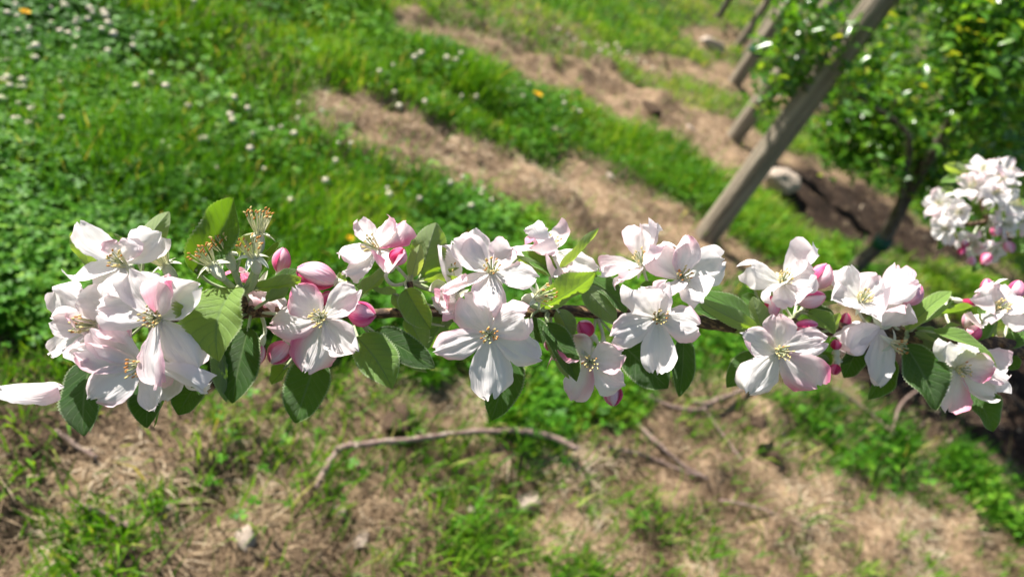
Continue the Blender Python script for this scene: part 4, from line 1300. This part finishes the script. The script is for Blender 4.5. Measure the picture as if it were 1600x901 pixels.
# --- leaves: base, tip, apparent width, upper-side normal (right, up, towards viewer)
LV = [
    (303, 424, 371, 306, 66, (-.35, -.45, .8), .006, .030, .16, .25, .16, {'wave': .10}),
    (222, 398, 262, 330, 40, (.3, .1, -1), .004, -.006, .62, .45, .35, {}),
    (211, 392, 177, 366, 18, (0, .5, -.9), .0, .0, .5, .3, .1, {}),
    (141, 418, 112, 362, 36, (-.3, .3, -.9), .0, .004, .55, .35, -.1, {}),
    (143, 560, 128, 680, 62, (.05, .1, 1), .004, .018, .02, .12, -.1, {}),
    (150, 590, 140, 676, 26, (.8, .3, -.6), .002, .010, .1, .2, .0, {}),
    (240, 590, 228, 668, 50, (.0, .1, 1), .0, .010, .02, .2, -.1, {}),
    (255, 600, 240, 668, 18, (.9, .2, -.5), .0, .010, .2, .2, 0, {}),
    (312, 592, 278, 648, 46, (.1, .2, 1), .002, .008, .02, .2, -.1, {}),
    (367, 450, 335, 560, 98, (-.15, .62, .85), 0.026, .040, .78, .30, -.28, {}),
    (388, 512, 362, 630, 62, (.05, .0, 1), .010, .018, .02, .15, -.08, {}),
    (336, 528, 357, 628, 34, (-.9, .1, -.5), .018, .022, .16, .2, .12, {}),
    (285, 515, 335, 505, 44, (0, .1, 1), .0, .0, .05, .2, 0, {}),
    (497, 556, 461, 661, 64, (.0, -.05, 1), .012, .020, .05, .14, -.05, {}),
    (557, 526, 614, 605, 64, (.25, .6, .8), .020, .026, .60, .25, -.18, {}),
    (584, 519, 680, 574, 44, (.1, .35, 1), .014, .020, .06, .2, -.1, {}),
    (595, 540, 668, 582, 16, (-.3, -.8, -.3), .014, .018, .4, .1, 0, {}),
    (634, 452, 672, 514, 50, (-.45, .55, .75), .018, .022, .62, .5, -.1, {'curl': -.1}),
    (657, 434, 681, 348, 56, (.25, .1, -1), .0, -.004, .45, .25, .12, {}),
    (643, 434, 656, 382, 26, (.1, .1, -1), .008, .006, .95, .4, .15, {}),
    (662, 440, 716, 434, 24, (0, .5, -.85), .004, .004, .66, .3, .1, {}),
    (660, 436, 718, 420, 18, (0, .5, -.85), .0, .0, .5, .3, .1, {}),
    (619, 458, 580, 452, 24, (0, .4, -.9), .008, .010, .6, .5, .25, {}),
    (562, 462, 614, 416, 30, (-.3, .2, -.9), .006, .008, .3, .35, .05, {}),
    (545, 440, 575, 462, 34, (.2, .1, 1), -.004, -.004, .25, .2, 0, {}),
    (634, 492, 614, 458, 28, (0, .1, -1), .004, .004, .6, .2, 0, {}),
    (638, 494, 663, 545, 40, (-.1, .1, -1), .002, .0, .45, .25, .05, {}),
    (697, 488, 668, 545, 38, (.2, .2, -1), .0, .0, .15, .25, .05, {}),
    (690, 512, 722, 492, 22, (0, .4, -.9), .0, .0, .65, .2, 0, {}),
    (802, 545, 768, 657, 58, (.1, .0, 1), .006, .010, .08, .35, -.06, {}),
    (845, 480, 932, 427, 56, (-.12, .15, -1), .016, .016, .40, .15, .08, {}),
    (922, 434, 980, 488, 38, (.3, .5, .8), .004, .010, .16, .2, -.12, {}),
    (912, 448, 964, 503, 36, (-.5, -.1, -.9), .012, .016, .40, .2, .1, {}),
    (876, 420, 937, 358, 26, (-.4, .2, -.9), .010, .006, .72, .45, .1, {}),
    (870, 434, 815, 392, 32, (.1, .6, .8), .014, .012, .40, .3, -.1, {}),
    (804, 400, 870, 434, 14, (.2, -.7, -.6), .014, .012, .6, .2, 0, {}),
    (872, 484, 894, 530, 34, (-.3, .3, -.9), .010, .014, .45, .4, 0, {}),
    (852, 505, 902, 595, 42, (.4, .15, 1), .012, .022, .05, .3, -.1, {}),
    (855, 520, 890, 592, 20, (-.7, -.2, -.6), .015, .024, .55, .15, 0, {}),
    (826, 498, 850, 536, 32, (.2, .2, 1), .008, .012, .05, .2, 0, {}),
    (862, 488, 842, 470, 24, (0, .3, 1), .0, .0, .1, .2, 0, {}),
    (972, 538, 1044, 606, 60, (.1, .05, 1), .004, .010, .04, .12, -.08, {}),
    (1068, 524, 1062, 620, 36, (.1, .0, 1), .002, .008, .03, .15, -.08, {}),
    (1048, 530, 1058, 592, 18, (-.7, .1, -.7), .004, .010, .25, .1, 0, {}),
    (1000, 492, 958, 452, 40, (.1, .3, 1), .0, .0, .12, .2, 0, {}),
    (1000, 455, 1022, 440, 16, (.1, .5, 1), .004, .004, .3, .2, 0, {}),
    (975, 505, 960, 470, 24, (0, .2, 1), .0, .0, .3, .2, 0, {}),
    (1186, 513, 1088, 452, 32, (.1, .55, .8), .010, .012, .26, .2, -.12, {}),
    (1184, 514, 1088, 468, 26, (-.2, -.35, -.9), .016, .018, .48, .15, .10, {}),
    (1136, 498, 1080, 482, 24, (0, .6, .8), .006, .006, .12, .25, -.1, {}),
    (1195, 522, 1176, 464, 32, (.2, .2, -1), .012, .008, .62, .3, .1, {}),
    (1182, 512, 1149, 520, 28, (0, .3, -.9), .008, .008, .75, .2, .1, {}),
    (1207, 478, 1184, 440, 30, (.2, .2, -1), .004, .0, .60, .3, .1, {}),
    (1190, 480, 1158, 462, 26, (0, .4, 1), .0, .0, .2, .2, 0, {}),
    (1180, 453, 1166, 432, 18, (0, .2, -1), .0, .0, .4, .2, 0, {}),
    (1180, 553, 1136, 604, 38, (-.3, .3, 1), .006, .012, .14, .25, -.15, {}),
    (1262, 488, 1306, 520, 30, (-.2, .6, .8), .014, .016, .58, .3, -.15, {}),
    (1258, 484, 1305, 498, 28, (.0, .2, 1), .006, .008, .05, .2, 0, {}),
    (1298, 520, 1312, 488, 20, (0, .1, -1), .012, .012, .78, .2, 0, {}),
    (1264, 482, 1306, 474, 20, (0, .5, -.9), .004, .004, .78, .3, 0, {}),
    (1280, 470, 1318, 460, 24, (0, .5, .9), .0, .0, .3, .2, 0, {}),
    (1342, 540, 1318, 590, 38, (.1, .1, 1), .004, .006, .04, .2, 0, {}),
    (1392, 556, 1358, 624, 42, (.3, .1, 1), .0, .006, .10, .25, -.05, {}),
    (1292, 570, 1276, 555, 18, (0, .1, -1), .0, .0, .8, .2, 0, {}),
    (1280, 552, 1300, 568, 20, (0, .1, 1), .0, .0, .25, .2, 0, {}),
    (1413, 538, 1466, 640, 66, (.2, .05, 1), .010, .020, .05, .16, -.10, {}),
    (1414, 545, 1456, 638, 20, (-.8, -.1, -.5), .012, .022, .35, .1, 0, {}),
    (1512, 604, 1554, 674, 48, (.1, .1, 1), .004, .010, .14, .3, -.12, {}),
    (1416, 516, 1487, 452, 30, (-.3, .75, .6), .016, .010, .72, .2, -.1, {}),
    (1430, 510, 1494, 470, 26, (.2, .3, -.9), .012, .004, .7, .2, .1, {}),
    (1424, 486, 1522, 482, 38, (.1, .35, -.9), .006, .0, .42, .2, .1, {}),
    (1428, 490, 1518, 488, 14, (0, .8, .5), .006, .0, .6, .2, 0, {}),
    (1458, 517, 1562, 570, 30, (.1, .7, .7), .018, .020, .60, .2, -.15, {}),
    (1528, 532, 1530, 466, 40, (.4, .3, .9), .006, .006, .40, .35, -.1, {}),
    (1538, 534, 1560, 503, 34, (.1, .2, -1), .004, .0, .45, .2, .1, {}),
    (1416, 518, 1482, 544, 36, (0, -.2, -1), .006, .006, .18, .2, 0, {}),
    (1424, 520, 1462, 535, 16, (0, .5, -.8), .008, .008, .68, .2, 0, {}),
    (1452, 520, 1502, 508, 28, (0, .5, -.8), .004, .002, .40, .2, .1, {}),
    (1566, 555, 1592, 576, 30, (0, .2, 1), .0, .004, .2, .2, 0, {}),
    (1570, 540, 1605, 520, 26, (0, .5, .8), .004, .0, .4, .2, 0, {}),
    (424, 446, 470, 423, 24, (0, .5, .8), .0, .0, .12, .2, -.1, {}),
    (398, 450, 476, 436, 28, (0, -.1, -1), .012, .010, .45, .2, .1, {}),
    (416, 470, 452, 450, 22, (0, .2, -1), .014, .012, .55, .2, .1, {}),
    (418, 468, 446, 446, 20, (0, .3, 1), .008, .008, .05, .2, 0, {}),
    (374, 398, 402, 366, 32, (0, .2, -1), .016, .010, .88, .2, .1, {}),
    (398, 444, 440, 375, 26, (-.4, .3, .8), .016, .014, .30, .6, .0, {}),
    (448, 572, 424, 600, 30, (-.2, .5, .8), .004, .006, .55, .3, 0, {}),
    (536, 446, 530, 425, 14, (0, .1, -1), .012, .012, .5, .2, 0, {}),
]
for (bx, by, tx, ty, w, nn, db, dt, var, fold, bend, kw) in LV:
    if nn[2] < 0:
        # young leaves that catch the sun from behind lean over towards the lens
        dt += max(0, by - ty) * zb(bx) / FPX * .45 - max(0, ty - by) * zb(bx) / FPX * .3
        nn = (nn[0], nn[1] + .75, nn[2] * .7)
    leaf(BR, bx, by, tx, ty, w, nn, db, dt, var, fold, bend, **kw)

# ------------------------------------------------------------------ blurred blossom of the next branch
ZB2 = .80
B2 = P(1680, 420, ZB2 + .03)
BR2 = link('blossoming_branch', None, B2)
tag(BR2, 'smaller blurred branch end crowded with white blossom before the dark tree', 'branch')
mb = MB()
mb.tube(smooth_path([P(1680, 420, ZB2 + .03), P(1600, 385, ZB2 + .03), P(1545, 345, ZB2 + .03), P(1530, 290, ZB2 + .03)], 6), [.006] * 7 + [.005] * 6 + [.003] * 6, 8)
mb.tube(smooth_path([P(1545, 345, ZB2 + .03), P(1510, 350, ZB2 + .03), P(1475, 340, ZB2 + .03)], 6), .003, 7)
mb.build('stem', B2, BR2, [M_TWIG])
rn = random.Random(9)
for k, (x, y, dz) in enumerate(((1535, 266, .01), (1517, 293, .02), (1553, 303, .035), (1573, 272, .01), (1580, 318, .02), (1560, 285, .02), (1468, 318, .01), (1500, 332, .03), (1478, 356, .02), (1568, 350, .02), (1592, 345, .0), (1550, 388, .01), (1520, 378, .0))):
    fx, fy = (x - 1535) / 90 + rn.gauss(0, .15), (320 - y) / 90 + .15
    f = Vector((fx, fy, .75)).normalized()
    a0 = rn.uniform(0, 6.28)
    pts = []
    Lr = rn.uniform(24, 29)
    fa = f.orthogonal().normalized(); fb = f.cross(fa)
    for q in range(5):
        d = fa * math.cos(a0 + q * 1.2566) + fb * math.sin(a0 + q * 1.2566) + f * .35
        d.normalize()
        pts.append((x + d.x * Lr, y - d.y * Lr, 19, dict(L=1, d=d.z * Lr, w=19, p=rn.choice((.05, .15, .35)), n=tuple(f))))
    flower(BR2, x, y, pts, tuple(f), z=ZB2 - dz, seed=100 + k, nst=10, brown=.0, attach=P(1535 + (x - 1535) * .4, 335 + (y - 335) * .4, ZB2 + .03))
for q in ((1503, 392, -.5, .6, 16, 12, .8), (1508, 381, -.3, .2, 13, 11, .9), (1541, 405, -.6, .6, 24, 16, .6), (1556, 361, .1, .9, 17, 15, .65), (1577, 386, .3, .8, 20, 16, .35), (1518, 408, 0, 1, 15, 13, .3)):
    bud(BR2, *q, z=ZB2 - .022, attach=P(1545, 352, ZB2 + .03), shells=3)
for q in ((1513, 270, 1474, 257, 17, (0, .5, -.8), .75), (1500, 278, 1470, 284, 15, (0, .4, .9), .5), (1504, 298, 1521, 322, 14, (.4, .5, .7), .55), (1535, 335, 1570, 324, 16, (0, .7, .6), .7), (1580, 312, 1606, 324, 18, (0, .6, .7), .6),
          (1492, 300, 1472, 296, 14, (0, .4, -.8), .5), (1578, 385, 1606, 380, 26, (0, .2, 1), .3), (1470, 375, 1466, 390, 12, (0, .2, 1), .2), (1530, 400, 1520, 425, 18, (0, .2, 1), .2), (1590, 400, 1604, 425, 26, (0, .2, 1), .15)):
    leaf(BR2, q[0], q[1], q[2], q[3], q[4], q[5], var=q[6], z=ZB2 - .012, attach=P(1545, 345, ZB2 + .03), pet=False)
